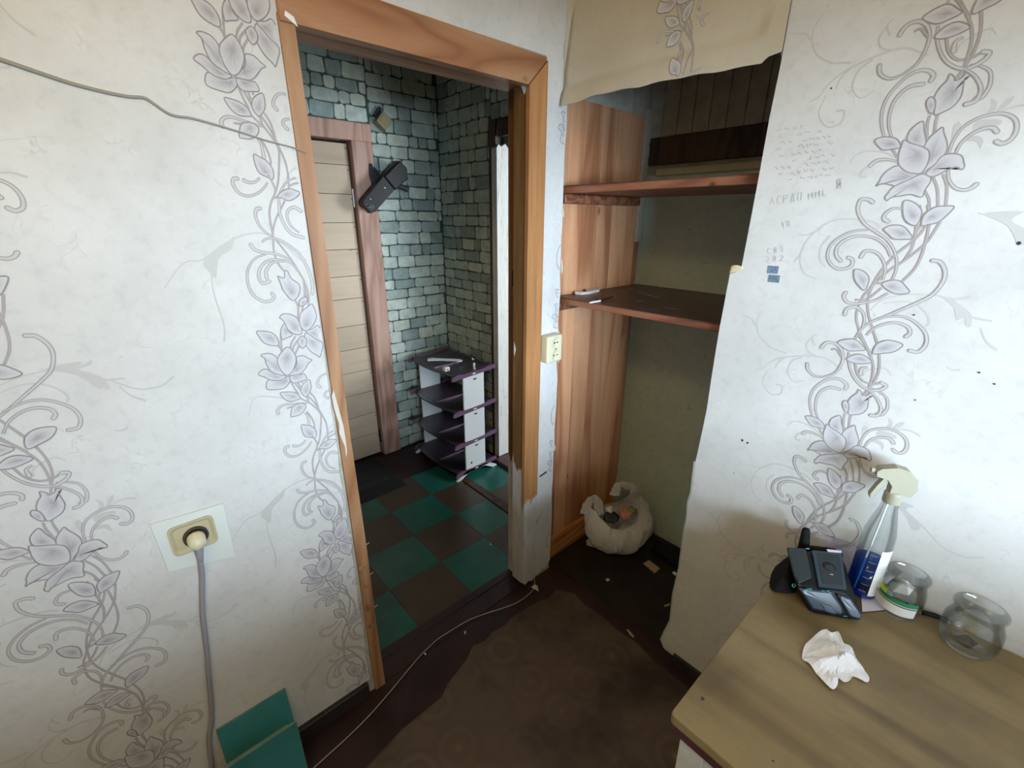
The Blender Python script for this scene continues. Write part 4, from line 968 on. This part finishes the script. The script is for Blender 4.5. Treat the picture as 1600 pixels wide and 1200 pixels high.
# ---- shoe rack
t = thing('shoe_rack', 'purple plastic shoe rack with four tiers and white uprights in the hall corner', 'shoe rack', (-1.16, .26, 0))
X0, X1, Y0, Y1 = -1.43, -.925, .105, .415
tiers = [.72, .485, .262, .060]
def tier(z, first):
    NX, NY = 22, 10; V, F = [], []
    for i in range(NX + 1):
        u = i / NX; x = X0 + (X1 - X0) * u
        yb = Y0 - .025 * math.sin(math.pi * u) + .05 * (max(0, .18 - u) / .18) ** 2; yt = Y1
        for j in range(NY + 1):
            v = j / NY; y = yb + (yt - yb) * v
            dip = -.014 * (math.sin(math.pi * min(1, max(0, (u - .04) / .92)))) ** .5 * (math.sin(math.pi * v) ** .6 if 0 < v < 1 else 0)
            rim = .006 if v < .08 or v > .92 else 0
            V.append(Vector((x, y, z + dip + rim + .02 * (v - .5) * .3)))
    for i in range(NX):
        for j in range(NY): a = i * (NY + 1) + j; F.append([a, a + NY + 1, a + NY + 2, a + 1])
    n = len(V); V += [v + Vector((0, 0, -.008)) for v in V]; F += [[k + n for k in f][::-1] for f in F]
    per = [i * (NY + 1) for i in range(NX + 1)] + [NX * (NY + 1) + j for j in range(1, NY + 1)] + [i * (NY + 1) + NY for i in range(NX - 1, -1, -1)] + [j for j in range(NY - 1, 0, -1)]
    for a, b in zip(per, per[1:] + per[:1]): F.append([a, b, b + n, a + n])
    s_ = mk('tier', V, F, 'purple', t, smooth=False)
    # end rails
    for x, xx in ((X1, X1 + .012), (X0 - .012, X0)):
        pr = [(Y0 - .012, z - .024), (Y0 + .0, z - .006), (Y0 + .03, z + .004), (Y0 + .075, z - .002), (Y1 - .08, z + .006), (Y1 - .04, z + .016), (Y1 + .012, z + .014), (Y1 + .014, z - .008), (Y1 - .04, z - .014), (Y0 + .07, z - .026), (Y0 - .005, z - .032)]
        V, F = prism(pr, 'x', x, xx); rl = mk('end_rail', V, F, 'purple_edge', s_)
    V, F = box_vf((X1 + .012, .245, z - .014), (X1 + .0135, .268, z - .006)); mk('rail_clip', V, F, 'rack_white', s_)
    V, F = box_vf((X0 + .26, Y0 + .03, z - .012), (X0 + .268, Y1 - .05, z - .006)); mk('rib', V, F, 'purple_edge', s_)
for k, z in enumerate(tiers): tier(z, k == 0)
for k, (za, zb) in enumerate(((.495, .702), (.274, .468), (.072, .245))):
    for x in (X1 - .002, X0 - .006):
        V, F = box_vf((x, .175, za - .012), (x + .010, .335, zb), .002); p = mk('upright', V, F, 'rack_white', t)
        if x > -1: V, F = box_vf((x + .0095, .252, zb - .034), (x + .0112, .275, zb - .026)); mk('slot', V, F, 'hole', p)
V, F = prism([(.215 + .010 * math.cos(a), .105 + .012 * math.sin(a)) for a in (-2.2, -1.6, -1, -.4, .2)] + [(.218, .108)], 'x', X1 + .0075, X1 + .0092); mk('chip_mark', V, F, 'hole', t)
for x in (X1 - .002, X0 - .008):
    V, F = prism([(.10, .0), (.125, .0), (.19, .040), (.33, .040), (.40, .0), (.425, .0), (.43, .008), (.345, .056), (.17, .056), (.098, .008)], 'x', x, x + .014, .002); mk('foot', V, F, 'rack_white', t)
# things on the top tier
t = thing('shoehorn', 'pale grey shoehorn lying on the top tier of the shoe rack', 'shoehorn', (-1.22, .25, .735))
V, F = prism([(x, y) for x, y in ((-1.30, .165), (-1.27, .150), (-1.22, .215), (-1.17, .255), (-1.12, .29), (-1.115, .315), (-1.145, .325), (-1.19, .29), (-1.25, .235), (-1.30, .195))], 'z', .727, .733, .002); mk('blade', V, F, 'rack_white', t)
t = thing('plug_adapter', 'small white plug adapter on the front edge of the shoe rack', 'adapter', (-1.03, .13, .73))
V, F = hull([Vector((-1.045 + a, .115 + b, .724 + c_)) for a in (0, .032) for b in (0, .034) for c_ in (0, .026)], .004, 2); mk('block', V, F, 'white', t)
V, F = tube([(-1.013, .132, .738), (-.998, .136, .738)], lambda q_: .009 - .007 * q_, 8, 0); mk('tip', V, F, 'white', t)
t = thing('bottle_stub', 'tiny silver fitting standing on the rear of the shoe rack top', 'fitting', (-1.10, .39, .73))
V, F = tube([(-1.10, .385, .722), (-1.10, .385, .748)], lambda q_: .006 - .003 * q_, 8, 0); mk('stem', V, F, 'chrome', t)
V, F = hull([Vector((-1.10 + a, .385 + b, .728 + c_)) for a in (-.012, .012) for b in (-.005, .005) for c_ in (0, .008)]); mk('collar', V, F, 'chrome', t)

# ---- carrier bag in the niche with rubbish
BC = Vector((.125, .345, 0)); ex = Vector((.62, .78, 0)).normalized(); ey = Vector((-ex.y, ex.x, 0))
t = thing('carrier_bag', 'full white plastic carrier bag slumped in the corner of the niche', 'bag', tuple(BC))
NA, NZ = 72, 26
def bagpt(i, k):
    a = 2 * math.pi * i / NA; s = k / NZ; ca, sa = math.cos(a), math.sin(a)
    earL = math.exp(-((math.atan2(sa, ca) - math.pi) / .55) ** 2) + math.exp(-((math.atan2(sa, ca) + math.pi) / .55) ** 2)
    earR = math.exp(-((math.atan2(sa, ca) - .35) / .75) ** 2)
    top = .215 + .055 * earL + .105 * earR - .035 * math.exp(-((math.atan2(sa, ca) + 1.5) / .7) ** 2)
    zz = .006 + (top - .006) * s
    prof = (.40 + .74 * math.sin(min(1, s / .55) * math.pi / 2) ** .9) - .14 * max(0, s - .7) / .3
    rx, ry = .148 * prof, .108 * prof
    fold = 1 + .045 * math.sin(5 * a + 5 * s) + .045 * (1 - abs(math.sin(4.5 * a - 2.5 * s))) ** 3 + .028 * math.sin(11 * a - 8 * s) + .030 * (1 - abs(math.sin(8 * a + 5 * s + 1))) ** 4
    if s > .8: fold *= 1 - .25 * (s - .8) / .2 * (1 - earL * .6)
    p = BC + ex * (rx * ca * fold + .012 * math.sin(3 * s)) + ey * (ry * sa * fold)
    # tail of the bag trailing on the floor at the right
    if s < .35: p += ex * (.06 * max(0, math.cos(a - .2)) ** 3 * (1 - s / .35))
    p.x = max(p.x, -.040 + .004 * math.sin(9 * s)); p.y = min(p.y, .600); p.z = zz
    return p
V = [bagpt(i, k) for k in range(NZ + 1) for i in range(NA)]; F = []
for k in range(NZ):
    for i in range(NA): j = (i + 1) % NA; F.append([k * NA + i, k * NA + j, (k + 1) * NA + j, (k + 1) * NA + i])
F.append(list(range(NA))[::-1]); mk('bag_body', V, F, 'bag', t, smooth=True)
# two torn handles
def handle(c, d, h, wd, lean):
    pts = [c - d * wd, c - d * wd * .9 + Vector((0, 0, h * .45)), c - d * wd * .35 + Vector((0, 0, h * .92)) + lean, c + d * wd * .25 + Vector((0, 0, h)) + lean, c + d * wd * .9 + Vector((0, 0, h * .6)), c + d * wd * 1.1 - Vector((0, 0, .01))]
    P = crom(pts, 6); V, F = [], []
    nrm = d.cross(Vector((0, 0, 1)))
    for i, p in enumerate(P):
        tg = (P[min(i + 1, len(P) - 1)] - P[max(i - 1, 0)]).normalized(); b = tg.cross(nrm).normalized(); ww = .017 + .010 * abs(i / len(P) - .5) * 2
        V += [p + b * ww + nrm * .004 * math.sin(i), p + nrm * .008, p - b * ww + nrm * .004 * math.cos(i * 1.3)]
    for i in range(len(P) - 1):
        for j in (0, 1): a = i * 3 + j; F.append([a, a + 1, a + 4, a + 3])
    o = mk('handle', V, F, 'bag', t, smooth=True)
handle(BC + ex * -.125 + Vector((0, 0, .225)), Vector((ex.x, ex.y, 0)), .085, .032, Vector((0, 0, 0)))
handle(BC + ex * .055 + ey * .075 + Vector((0, 0, .275)), Vector((ex.x, ex.y, 0)), .060, .05, ex * -.02)
M['pinkwrap'] = simple('pink_wrapper', (.55, .25, .22, 1), .4, var=.3); M['greenwrap'] = simple('olive_wrapper', (.22, .25, .10, 1), .5, var=.3)
def crumple(name, c, r, mat, label, cat, sq=1.0, seed=1, group=None):
    rr = random.Random(seed); bm = bmesh.new(); bmesh.ops.create_icosphere(bm, subdivisions=2, radius=r)
    for v in bm.verts: v.co *= rr.uniform(.72, 1.12); v.co.z *= sq; v.co += Vector(c)
    V = [v.co.copy() for v in bm.verts]; F = [[v.index for v in f.verts] for f in bm.faces]; bm.free()
    o = mk(name, V, F, mat, origin=c); tag(o, label, cat, group); return o
crumple('crumpled_wrapper', BC + Vector((.035, .02, .225)), .035, 'pinkwrap', 'pink crumpled wrapper inside the carrier bag', 'wrapper', .8, 3)
crumple('crumpled_wrapper', BC + Vector((.05, .055, .235)), .028, 'greenwrap', 'olive green crumpled wrapper inside the carrier bag', 'wrapper', .8, 4)
crumple('crumpled_wrapper', BC + Vector((-.01, -.03, .205)), .040, 'black_panel', 'dark crumpled wrapper at the front inside the carrier bag', 'wrapper', .7, 5)
crumple('crumpled_wrapper', BC + Vector((-.03, -.02, .235)), .022, 'white', 'white crumpled paper at the front inside the carrier bag', 'wrapper', .8, 6)
# scraps on the niche floor
def flat(name, px, z0, th, mat, label, cat, n=(0, 0)):
    pts = [tuple(on_z(x, y, z0).xy) for x, y in px]; V, F = prism(pts, 'z', z0, z0 + th, .0004); c = on_z(*px[0], z0)
    o = mk(name, V, F, mat, origin=c); tag(o, label, cat); return o
flat('card_scrap', [(1005, 881), (1014, 876), (1031, 889), (1023, 896)], .0035, .004, 'card', 'buff rectangular card on the niche floor beside the bag', 'card')
flat('paper_scrap', [(916, 845), (920, 842), (932, 851), (930, 856), (917, 852)], .0035, .003, 'flake', 'pale scrap of paper on the niche floor left of the bag', 'scrap')
flat('paper_scrap', [(1050, 895), (1054, 893), (1058, 897), (1062, 894), (1060, 899), (1054, 899)], .0035, .003, 'white', 'tiny white curl of paper by the torn partition edge', 'scrap')
flat('crumb', [(946, 906), (950, 904), (953, 907), (949, 909)], .0022, .004, 'flake', 'small pale crumb in front of the carrier bag', 'crumb')
flat('paper_scrap', [(979, 984), (981, 983), (991, 994), (990, 997), (984, 992)], .0025, .0015, 'card', 'thin curled brown sliver on the linoleum right of centre', 'scrap')
flat('crumb', [(725, 988), (728, 986), (728, 991), (726, 991)], .001, .004, 'flake', 'small pale chip lying between the cord and the linoleum edge', 'crumb')
flat('crumb', [(765, 850), (768, 850), (768, 853), (765, 852)], .0028, .003, 'flake', 'tiny white crumb on the teal hall tile', 'crumb')
flat('paper_scrap', [(1037, 947), (1046, 943), (1047, 946), (1039, 949)], .001, .003, 'card', 'thin wood sliver on the floor under the partition edge', 'scrap')
# black shoe-like lump in the corner
t = thing('black_shoe', 'black shoe in the dark corner of the niche right of the bag', 'shoe', (.36, .49, 0))
V, F = [], []; NS = 16; NR = 14
for i in range(NS + 1):
    s = i / NS; x = .27 + .24 * s; hw = .042 * (math.sin(math.pi * min(1, .08 + s * .9)) ** .45); hh = .030 + .035 * max(0, s - .35)
    for k in range(NR):
        a = 2 * math.pi * k / NR; V.append(Vector((x, .50 + hw * math.cos(a), max(.016, .03 + hh * math.sin(a)))))
for i in range(NS):
    for k in range(NR): j = (k + 1) % NR; F.append([i * NR + k, i * NR + j, (i + 1) * NR + j, (i + 1) * NR + k])
F += [list(range(NR))[::-1], [NS * NR + k for k in range(NR)]]; mk('upper', V, F, 'black_matte', t, smooth=True)
V, F = prism([(.265 + .25 * s, .50 + sg * .046 * math.sin(math.pi * min(1, .06 + s * .92)) ** .4) for sg, rng in ((1, range(9)), (-1, range(8, -1, -1))) for s in [r / 8 for r in rng]], 'z', .003, .018); mk('sole', V, F, 'black', t)

# ---- teal boards leaning at the left wall
grp = 'teal boards by the left wall'
def slab(label, y0, y1, xb, xt, h, th, mat='teal_board', nm='fibreboard_panel'):
    t = thing(nm, label, 'board', (xb, (y0 + y1) / 2, .002), None)
    d = Vector((xt - xb, 0, h)); nrm = Vector((h, 0, -(xt - xb))).normalized() * th
    def sl(o0, o1, in_=0.0):
        V = []
        for off in (o0, o1):
            for (y, s) in ((y0 + in_, 0), (y1 - in_, 0), (y1 - in_, 1), (y0 + in_, 1)): V.append(Vector((xb, y, .003)) + d * (s * (1 - in_)) + nrm * off)
        return V, [[0, 1, 2, 3], [7, 6, 5, 4], [0, 4, 5, 1], [1, 5, 6, 2], [2, 6, 7, 3], [3, 7, 4, 0]]
    V, F = sl(0, .75); mk('core', V, F, 'teal_edge', t); V, F = sl(.75, 1.0, .002); mk('teal_face', V, F, mat, t)
slab('rear teal board leaning flat against the left wall', -1.354, -1.172, .062, .002, .252, .006)
slab('innermost teal board of the front stack by the left wall', -1.354, -1.199, .122, .112, .243, .004)
slab('middle teal board of the front stack by the left wall', -1.353, -1.188, .129, .119, .247, .004)
slab('front teal board of the stack by the left wall', -1.356, -1.178, .136, .126, .252, .005)

# ---- table
t = thing('table', 'white table with a worn brown wooden top against the right wall', 'table', (1.43, -.34, 0))
def tabtop(z0, z1, g, mat, nm):
    r = .009; x0, x1, y0, y1 = .945 - g, 1.93 + g, -.680 - g, -.004
    pts = [(x0 + r * (1 - math.cos(a)), y0 + r * (1 - math.sin(a))) for a in [math.pi / 2 * k / 5 for k in range(6)]] + [(x1, y0), (x1, y1), (x0, y1)]
    V, F = prism(pts, 'z', z0, z1, .002); return mk(nm, V, F, mat, t)
tabtop(.694, .715, 0, 'table', 'tabletop'); tabtop(.668, .694, -.004, 'maroon_edge', 'edge_strip')
box('apron', (.985, -.650, .575), (1.89, -.632, .668), 'white_paint', t, .002); box('apron', (.985, -.05, .575), (1.89, -.032, .668), 'white_paint', t, .002)
box('apron', (.965, -.62, .575), (.983, -.06, .668), 'white_paint', t, .002); box('apron', (1.89, -.62, .575), (1.908, -.06, .668), 'white_paint', t, .002)
for lx in (.962, 1.86):
    for ly in (-.655, -.075):
        V, F = hull([Vector((lx + a, ly + b, .668)) for a in (0, .048) for b in (0, .048)] + [Vector((lx + .006 + a, ly + .006 + b, .003)) for a in (0, .034) for b in (0, .034)], .002); mk('leg', V, F, 'white_paint', t)
for (x, y, s) in ((1098, 1092, .004), (1208, 1189, .0022)):
    c = on_z(x, y, .715); V, F = prism([(c.x + s * math.cos(a) * random.uniform(.7, 1.2), c.y + s * math.sin(a)) for a in (0, 1, 2, 3, 4, 5)], 'z', .7151, .7154); mk('burn_spot', V, F, 'black_panel', t)

# ---- black gadget on the table
t = thing('black_gadget', 'black plastic gadget with glossy front and round hole on the table', 'gadget', (1.05, -.14, .716))
Zt = .797
A_, B_, C_, D_ = Vector((.957, -.150, .812)), Vector((1.050, -.062, .806)), Vector((1.092, -.172, .786)), Vector((1.006, -.240, .786))
E_, G_ = Vector((1.044, -.232, .738)), Vector((1.137, -.170, .735))
bl = [Vector((.990, -.130, .718)), Vector((1.058, -.062, .718)), Vector((1.128, -.160, .718)), Vector((1.046, -.222, .718))]
V, F = hull([A_, B_, C_, D_, E_, G_] + bl, .006, 2); mk('body', V, F, 'black', t)
def on_top(u, v, lift=0.0):   # bilinear on the sloping top face
    p = A_.lerp(B_, u).lerp(D_.lerp(C_, u), v); n = (B_ - A_).cross(D_ - A_).normalized(); n = n if n.z > 0 else -n
    return p + n * (lift + .001)
def on_front(u, v, lift=0.0):
    p = D_.lerp(C_, u).lerp(E_.lerp(G_, u), v); n = (C_ - D_).cross(E_ - D_).normalized(); n = n if n.z > 0 else -n
    return p + n * (lift + .001)
def panel(f, us, z0, z1, mat, nm, bev=.0015, par=None):
    V, F = hull([f(u, v, z) for u, v in us for z in (z0, z1)], bev, 2); return mk(nm, V, F, mat, par or t)
panel(on_top, [(-.06, .02), (.30, .0), (.33, .80), (.06, .98), (-.02, .80)], .0, .007, 'black_panel', 'side_lid', .003)
fr_ = panel(on_top, [(.42, .02), (1.0, .02), (.98, .99), (.44, .99)], .0, .005, 'black_gloss', 'recess_frame', .002)
panel(on_top, [(.50, .10), (.93, .10), (.92, .90), (.52, .90)], .005, .0062, 'black_panel', 'recess_plate', .0005)
cc = on_top(.70, .46, .0062); nn = (B_ - A_).cross(D_ - A_).normalized(); nn = nn if nn.z > 0 else -nn; s_ = (B_ - A_).normalized(); u_ = nn.cross(s_)
V, F = lathe([(.0, .0002), (.0105, .0002), (.0112, .0012), (.0135, .0012), (.0135, .0)], 0, 0, 24); V = [cc + s_ * v.x + u_ * v.y + nn * v.z for v in V]
mk('round_hole', V, F, 'hole', t)
cc2 = on_top(.72, .66, .0068); V, F = hull([cc2 + s_ * a + u_ * b + nn * c_ for a in (-.004, .004) for b in (-.0015, .0015) for c_ in (0, .001)], .0004); mk('highlight_stud', V, F, 'chrome', t)
panel(on_top, [(.70, -.03), (.98, -.03), (.98, .03), (.72, .035)], .005, .0066, 'lilac_card', 'pink_label', .0003)
panel(on_front, [(.02, .06), (.66, .02), (.70, .60), (.60, .95), (.05, .92)], .0, .008, 'black_gloss', 'glossy_front_panel', .004)
panel(on_front, [(.74, .10), (.98, .16), (1.0, .75), (.90, 1.0), (.72, .9)], .0, .010, 'black_gloss', 'glossy_corner_panel', .004)
panel(on_front, [(.28, .55), (.48, .60), (.46, .95), (.28, .88)], .008, .011, 'black_gloss', 'front_bump', .001)
def mark(f, u, v, s, lift, mat='green_print'):
    c = f(u, v, lift); V, F = hull([c + s_ * a * s + Vector((0, 0, 1)) * b * s * .4 + FW * -.0004 * k + RT * a * s * .5 for a in (-1, 1) for b in (-1, 1) for k in (0, 1)]); mk('green_mark', V, F, mat, t)
for u, v in ((.18, .05), (.24, .07), (.25, .0), (.50, .02), (.62, .06), (.60, .0)): mark(on_front, u, v, .0022, .0085)
mark(on_top, .33, .02, .003, .008); mark(on_front, .63, .93, .003, .009, 'green_print')
V, F = lathe([(.003, 0), (.0045, 0), (.0045, .001), (.003, .001), (.003, 0)], 0, 0, 16); c = Vector((1.001, -.229, .775)); V = [c + RT * v.x - DN * v.y - FW * v.z for v in V]; mk('green_ring', V, F, 'green_print', t)
# folded strap and rear arm
V, F = hull([Vector((.936, -.170, .727)), Vector((.962, -.225, .722)), Vector((.945, -.205, .718)), Vector((1.0, -.185, .718)), Vector((1.0, -.14, .718)), Vector((.962, -.150, .80)), Vector((.975, -.19, .79)), Vector((.937, -.150, .742)), Vector((.985, -.215, .735))], .004, 2); mk('folded_strap', V, F, 'black_matte', t)
V, F = tube([(.975, -.07, .735), (.972, -.075, .80), (.970, -.085, .843)], lambda q_: .015 - .006 * q_, 10, 4); mk('rear_arm', V, F, 'black_matte', t, smooth=True)
V, F = hull([Vector((.975, -.10, .72)), Vector((1.06, -.04, .72)), Vector((.975, -.09, .80)), Vector((1.055, -.045, .80)), Vector((.985, -.06, .72)), Vector((1.03, -.02, .72)), Vector((.985, -.06, .79)), Vector((1.03, -.025, .79))], .005, 2); mk('rear_block', V, F, 'black_matte', t)

# ---- spray bottle
bx, by = 1.106, -.052
t = thing('spray_bottle', 'clear spray bottle a third full of blue liquid against the right wall', 'bottle', (bx, by, .716))
V, F = lathe([(0, .7165), (.026, .7165), (.031, .721), (.0325, .74), (.0325, .86), (.031, .90), (.0245, .935), (.0185, .962), (.0155, .985), (.0145, .992)], bx, by, 40); mk('bottle_body', V, F, 'pet', t, smooth=True)
V, F = lathe([(0, .719), (.025, .719), (.0298, .723), (.0312, .74), (.0312, .822), (.0, .8225)], bx, by, 40); mk('liquid', V, F, 'liquid', t, smooth=True)
for zz in (.745, .765, .785, .805, .83, .85):
    for zo in (0,):
        V, F = [], []; 
        for k in range(9):
            a = math.radians(-92 + k * 3.2); V += [Vector((bx + .0328 * math.cos(a), by + .0328 * math.sin(a), zz)), Vector((bx + .0328 * math.cos(a), by + .0328 * math.sin(a), zz + .0010))]
        for k in range(8): F.append([2 * k, 2 * k + 1, 2 * k + 3, 2 * k + 2])
        mk('scale_mark', V, F, 'grey_cable', t)
V, F = [], []
for k in range(11):
    a = math.radians(-58 + k * 5); V += [Vector((bx + .0331 * math.cos(a), by + .0331 * math.sin(a), .735)), Vector((bx + .0331 * math.cos(a), by + .0331 * math.sin(a), .868))]
for k in range(10): F.append([2 * k, 2 * k + 1, 2 * k + 3, 2 * k + 2])
mk('white_label', V, F, 'white', t, smooth=True)
V, F = tube([(bx - .004, by, .99), (bx - .008, by - .004, .85), (bx - .012, by - .008, .728)], .0022, 8, 5); mk('dip_tube', V, F, 'rack_white', t, smooth=True)
V, F = lathe([(.0, .985), (.0168, .985), (.0175, .988), (.0175, 1.008), (.014, 1.014), (.0, 1.014)], bx, by, 28); mk('screw_collar', V, F, 'trigger', t, smooth=False)
hd = Vector((-.80, -.45, 0)).normalized(); hn = Vector((hd.y, -hd.x, 0))
def hp(a, z, w_): return [Vector((bx, by, z)) + hd * a + hn * w_, Vector((bx, by, z)) + hd * a - hn * w_]
prof = [(-.028, 1.010), (-.036, 1.030), (-.030, 1.055), (-.012, 1.073), (.012, 1.078), (.040, 1.070), (.048, 1.062), (.046, 1.050), (.022, 1.044), (.012, 1.030), (.012, 1.012)]
V = [Vector((bx, by, z_)) + hd * a + hn * w_ for w_ in (-.011, .011) for a, z_ in prof]; n = len(prof)
F = [list(range(n))[::-1], [n + i for i in range(n)]] + [[i, (i + 1) % n, n + (i + 1) % n, n + i] for i in range(n)]
mk('spray_head', V, F, 'trigger', t)
tp = [(.024, 1.046), (.030, 1.044), (.038, 1.025), (.046, 1.000), (.043, .990), (.038, .994), (.030, 1.018), (.020, 1.036)]
V = [Vector((bx, by, z_)) + hd * a + hn * w_ for w_ in (-.007, .007) for a, z_ in tp]; n = len(tp)
F = [list(range(n))[::-1], [n + i for i in range(n)]] + [[i, (i + 1) % n, n + (i + 1) % n, n + i] for i in range(n)]
mk('trigger', V, F, 'trigger', t)
c = Vector((bx, by, 1.060)) + hd * .048; V, F = tube([c, c + hd * .008], .006, 10, 0); mk('nozzle', V, F, 'trigger', t)

# ---- glass jars
def jar(cx, cy, rb, rn, rr, h, label):
    t = thing('glass_jar', label, 'jar', (cx, cy, .7155))
    z0 = .7155
    pr = [(0, .004), (rb * .62, .003), (rb * .72, 0), (rb * .84, .004), (rb * .98, h * .22), (rb, h * .42), (rb * .97, h * .60), (rn * 1.03, h * .76), (rn, h * .82), (rn * 1.01, h * .88), (rr, h * .95), (rr * 1.01, h * .985), (rr * .975, h), (rr * .93, h * .985), (rn * .95, h * .86), (rn * .94, h * .81), (rn * .97, h * .755), (rb * .92, h * .59), (rb * .95, h * .42), (rb * .93, h * .22), (rb * .78, .010), (0, .010)]
    V, F = lathe([(r, z0 + z) for r, z in pr], cx, cy, 48); g = mk('glass_body', V, F, 'glass', t, smooth=True); return t
j1 = jar(1.178, -.054, .044, .0375, .041, .112, 'glass jar with green and white label beside the spray bottle')
def label_band(t, cx, cy, r0, r1, z0, z1, a0, a1, mat, nm):
    V, F = [], []; n = 18
    for k in range(n + 1):
        a = math.radians(a0 + (a1 - a0) * k / n); V += [Vector((cx + r0 * math.cos(a), cy + r0 * math.sin(a), z0)), Vector((cx + r1 * math.cos(a), cy + r1 * math.sin(a), z1))]
    for k in range(n): F.append([2 * k, 2 * k + 1, 2 * k + 3, 2 * k + 2])
    return mk(nm, V, F, mat, t, smooth=True)
M['lab_green'] = simple('green_label', (.02, .22, .09, 1), .5); M['lab_yellow'] = simple('lime_label', (.55, .72, .03, 1), .5); M['lab_navy'] = simple('dark_label_line', (.015, .05, .06, 1), .5)
ja0, ja1 = -185, -40
label_band(j1, 1.178, -.054, .0434, .0446, .7155 + .020, .7155 + .044, ja0, ja1, 'white', 'white_label')
label_band(j1, 1.178, -.054, .0446, .0447, .7155 + .044, .7155 + .047, ja0, ja1, 'lab_navy', 'label_line')
label_band(j1, 1.178, -.054, .0447, .0447, .7155 + .047, .7155 + .049, ja0, ja1, 'white', 'label_line')
label_band(j1, 1.178, -.054, .0448, .0447, .7155 + .049, .7155 + .060, ja0 + 35, ja1, 'lab_green', 'green_label')
label_band(j1, 1.178, -.054, .0449, .0442, .7155 + .060, .7155 + .072, ja0 + 30, ja0 + 62, 'lab_yellow', 'lime_tab')
V, F = hull([Vector((1.178 + a, -.06 + b, .7155 + .05 + c_)) for a, b, c_ in ((-.016, 0, 0), (.012, -.006, .012), (.018, .01, .03), (-.008, .014, .034), (0, 0, .044), (.006, .016, .018))]); o = mk('paper_scrap', V, F, 'white', origin=(1.178, -.06, .76)); tag(o, 'small white folded paper inside the labelled glass jar', 'scrap')
j2 = jar(1.300, -.058, .050, .0405, .0445, .108, 'empty clear glass jar nearest the right edge of the picture')
V, F = hull([Vector((1.30 + a, -.058 + b, .7265 + c_)) for a, b, c_ in ((-.02, .0, 0), (.01, -.01, 0), (.02, .012, .0), (0, .014, .008))]); o = mk('crumb', V, F, 'smoke', origin=(1.3, -.058, .7265)); tag(o, 'dark scrap lying in the empty glass jar', 'crumb')
# dark handle of a tool lying between the jars
t = thing('knife', 'knife with black handle lying behind between the two glass jars', 'knife', (1.235, -.02, .717))
V, F = tube([(1.222, -.022, .722), (1.245, -.012, .722), (1.272, -.010, .722)], .0055, 8, 4); mk('handle', V, F, 'black', t, smooth=True)
V, F = hull([Vector((1.190, -.008, .7165)), Vector((1.224, -.016, .7165)), Vector((1.224, -.030, .7165)), Vector((1.19, -.006, .719)), Vector((1.224, -.016, .7195)), Vector((1.224, -.030, .7175))]); mk('blade', V, F, 'chrome', t)

# ---- card, tissue
px = [(1345, 932), (1372, 932), (1385, 954), (1347, 957)]
t = thing('small_card', 'small pale lilac card with reddish edge beside the spray bottle', 'card', tuple(on_z(1362, 945, .7155)))
pts = [tuple(on_z(x, y, .7165).xy) for x, y in px]
V, F = prism(pts, 'z', .7155, .7185); mk('card_body', V, F, 'maroon_edge', t); V, F = prism(pts, 'z', .7186, .7192); mk('card_face', V, F, 'lilac_card', t)
op = [(1253, 1028), (1258, 1008), (1272, 995), (1288, 983), (1297, 989), (1309, 988), (1318, 1004), (1331, 1014), (1340, 1034), (1352, 1049), (1358, 1064), (1349, 1066), (1333, 1057), (1329, 1063), (1317, 1067), (1309, 1060), (1308, 1072), (1297, 1077), (1275, 1052), (1262, 1036)]
oz = [on_z(x, y, .717) for x, y in op]; oz = crom(oz, 3, True); n = len(oz); cen = sum(oz, Vector((0, 0, 0))) / n
V, F = [], []; rings = [1.0, .86, .7, .52, .34, .16]
for ri, s in enumerate(rings):
    for i, p in enumerate(oz):
        v = cen + (p - cen) * s
        r1 = (v.x - cen.x) * .62 + (v.y - cen.y) * .78; r2 = -(v.x - cen.x) * .78 + (v.y - cen.y) * .62
        hgt = .022 * math.exp(-((r2 + .004) / .012) ** 2) * (1 - abs(r1) / .09) + .012 * math.exp(-((r2 - .022) / .008) ** 2) + .006 * math.sin(85 * r1 + 40 * r2) + .004 * math.sin(160 * r2 + 2)
        V.append(Vector((v.x, v.y, .7165 + max(0.0, hgt + .005) * (1 - s ** 3) + (.004 * abs(math.sin(i * .7)) if ri == 0 else 0))))
V.append(Vector((cen.x, cen.y, .735)))
for k in range(len(rings) - 1):
    for i in range(n): j = (i + 1) % n; F.append([k * n + i, k * n + j, (k + 1) * n + j, (k + 1) * n + i])
for i in range(n): F.append([(len(rings) - 1) * n + i, (len(rings) - 1) * n + (i + 1) % n, len(V) - 1])
o = mk('crumpled_tissue', V, F, 'tissue', origin=(cen.x, cen.y, .7165)); tag(o, 'crumpled white tissue lying in the middle of the table', 'tissue')
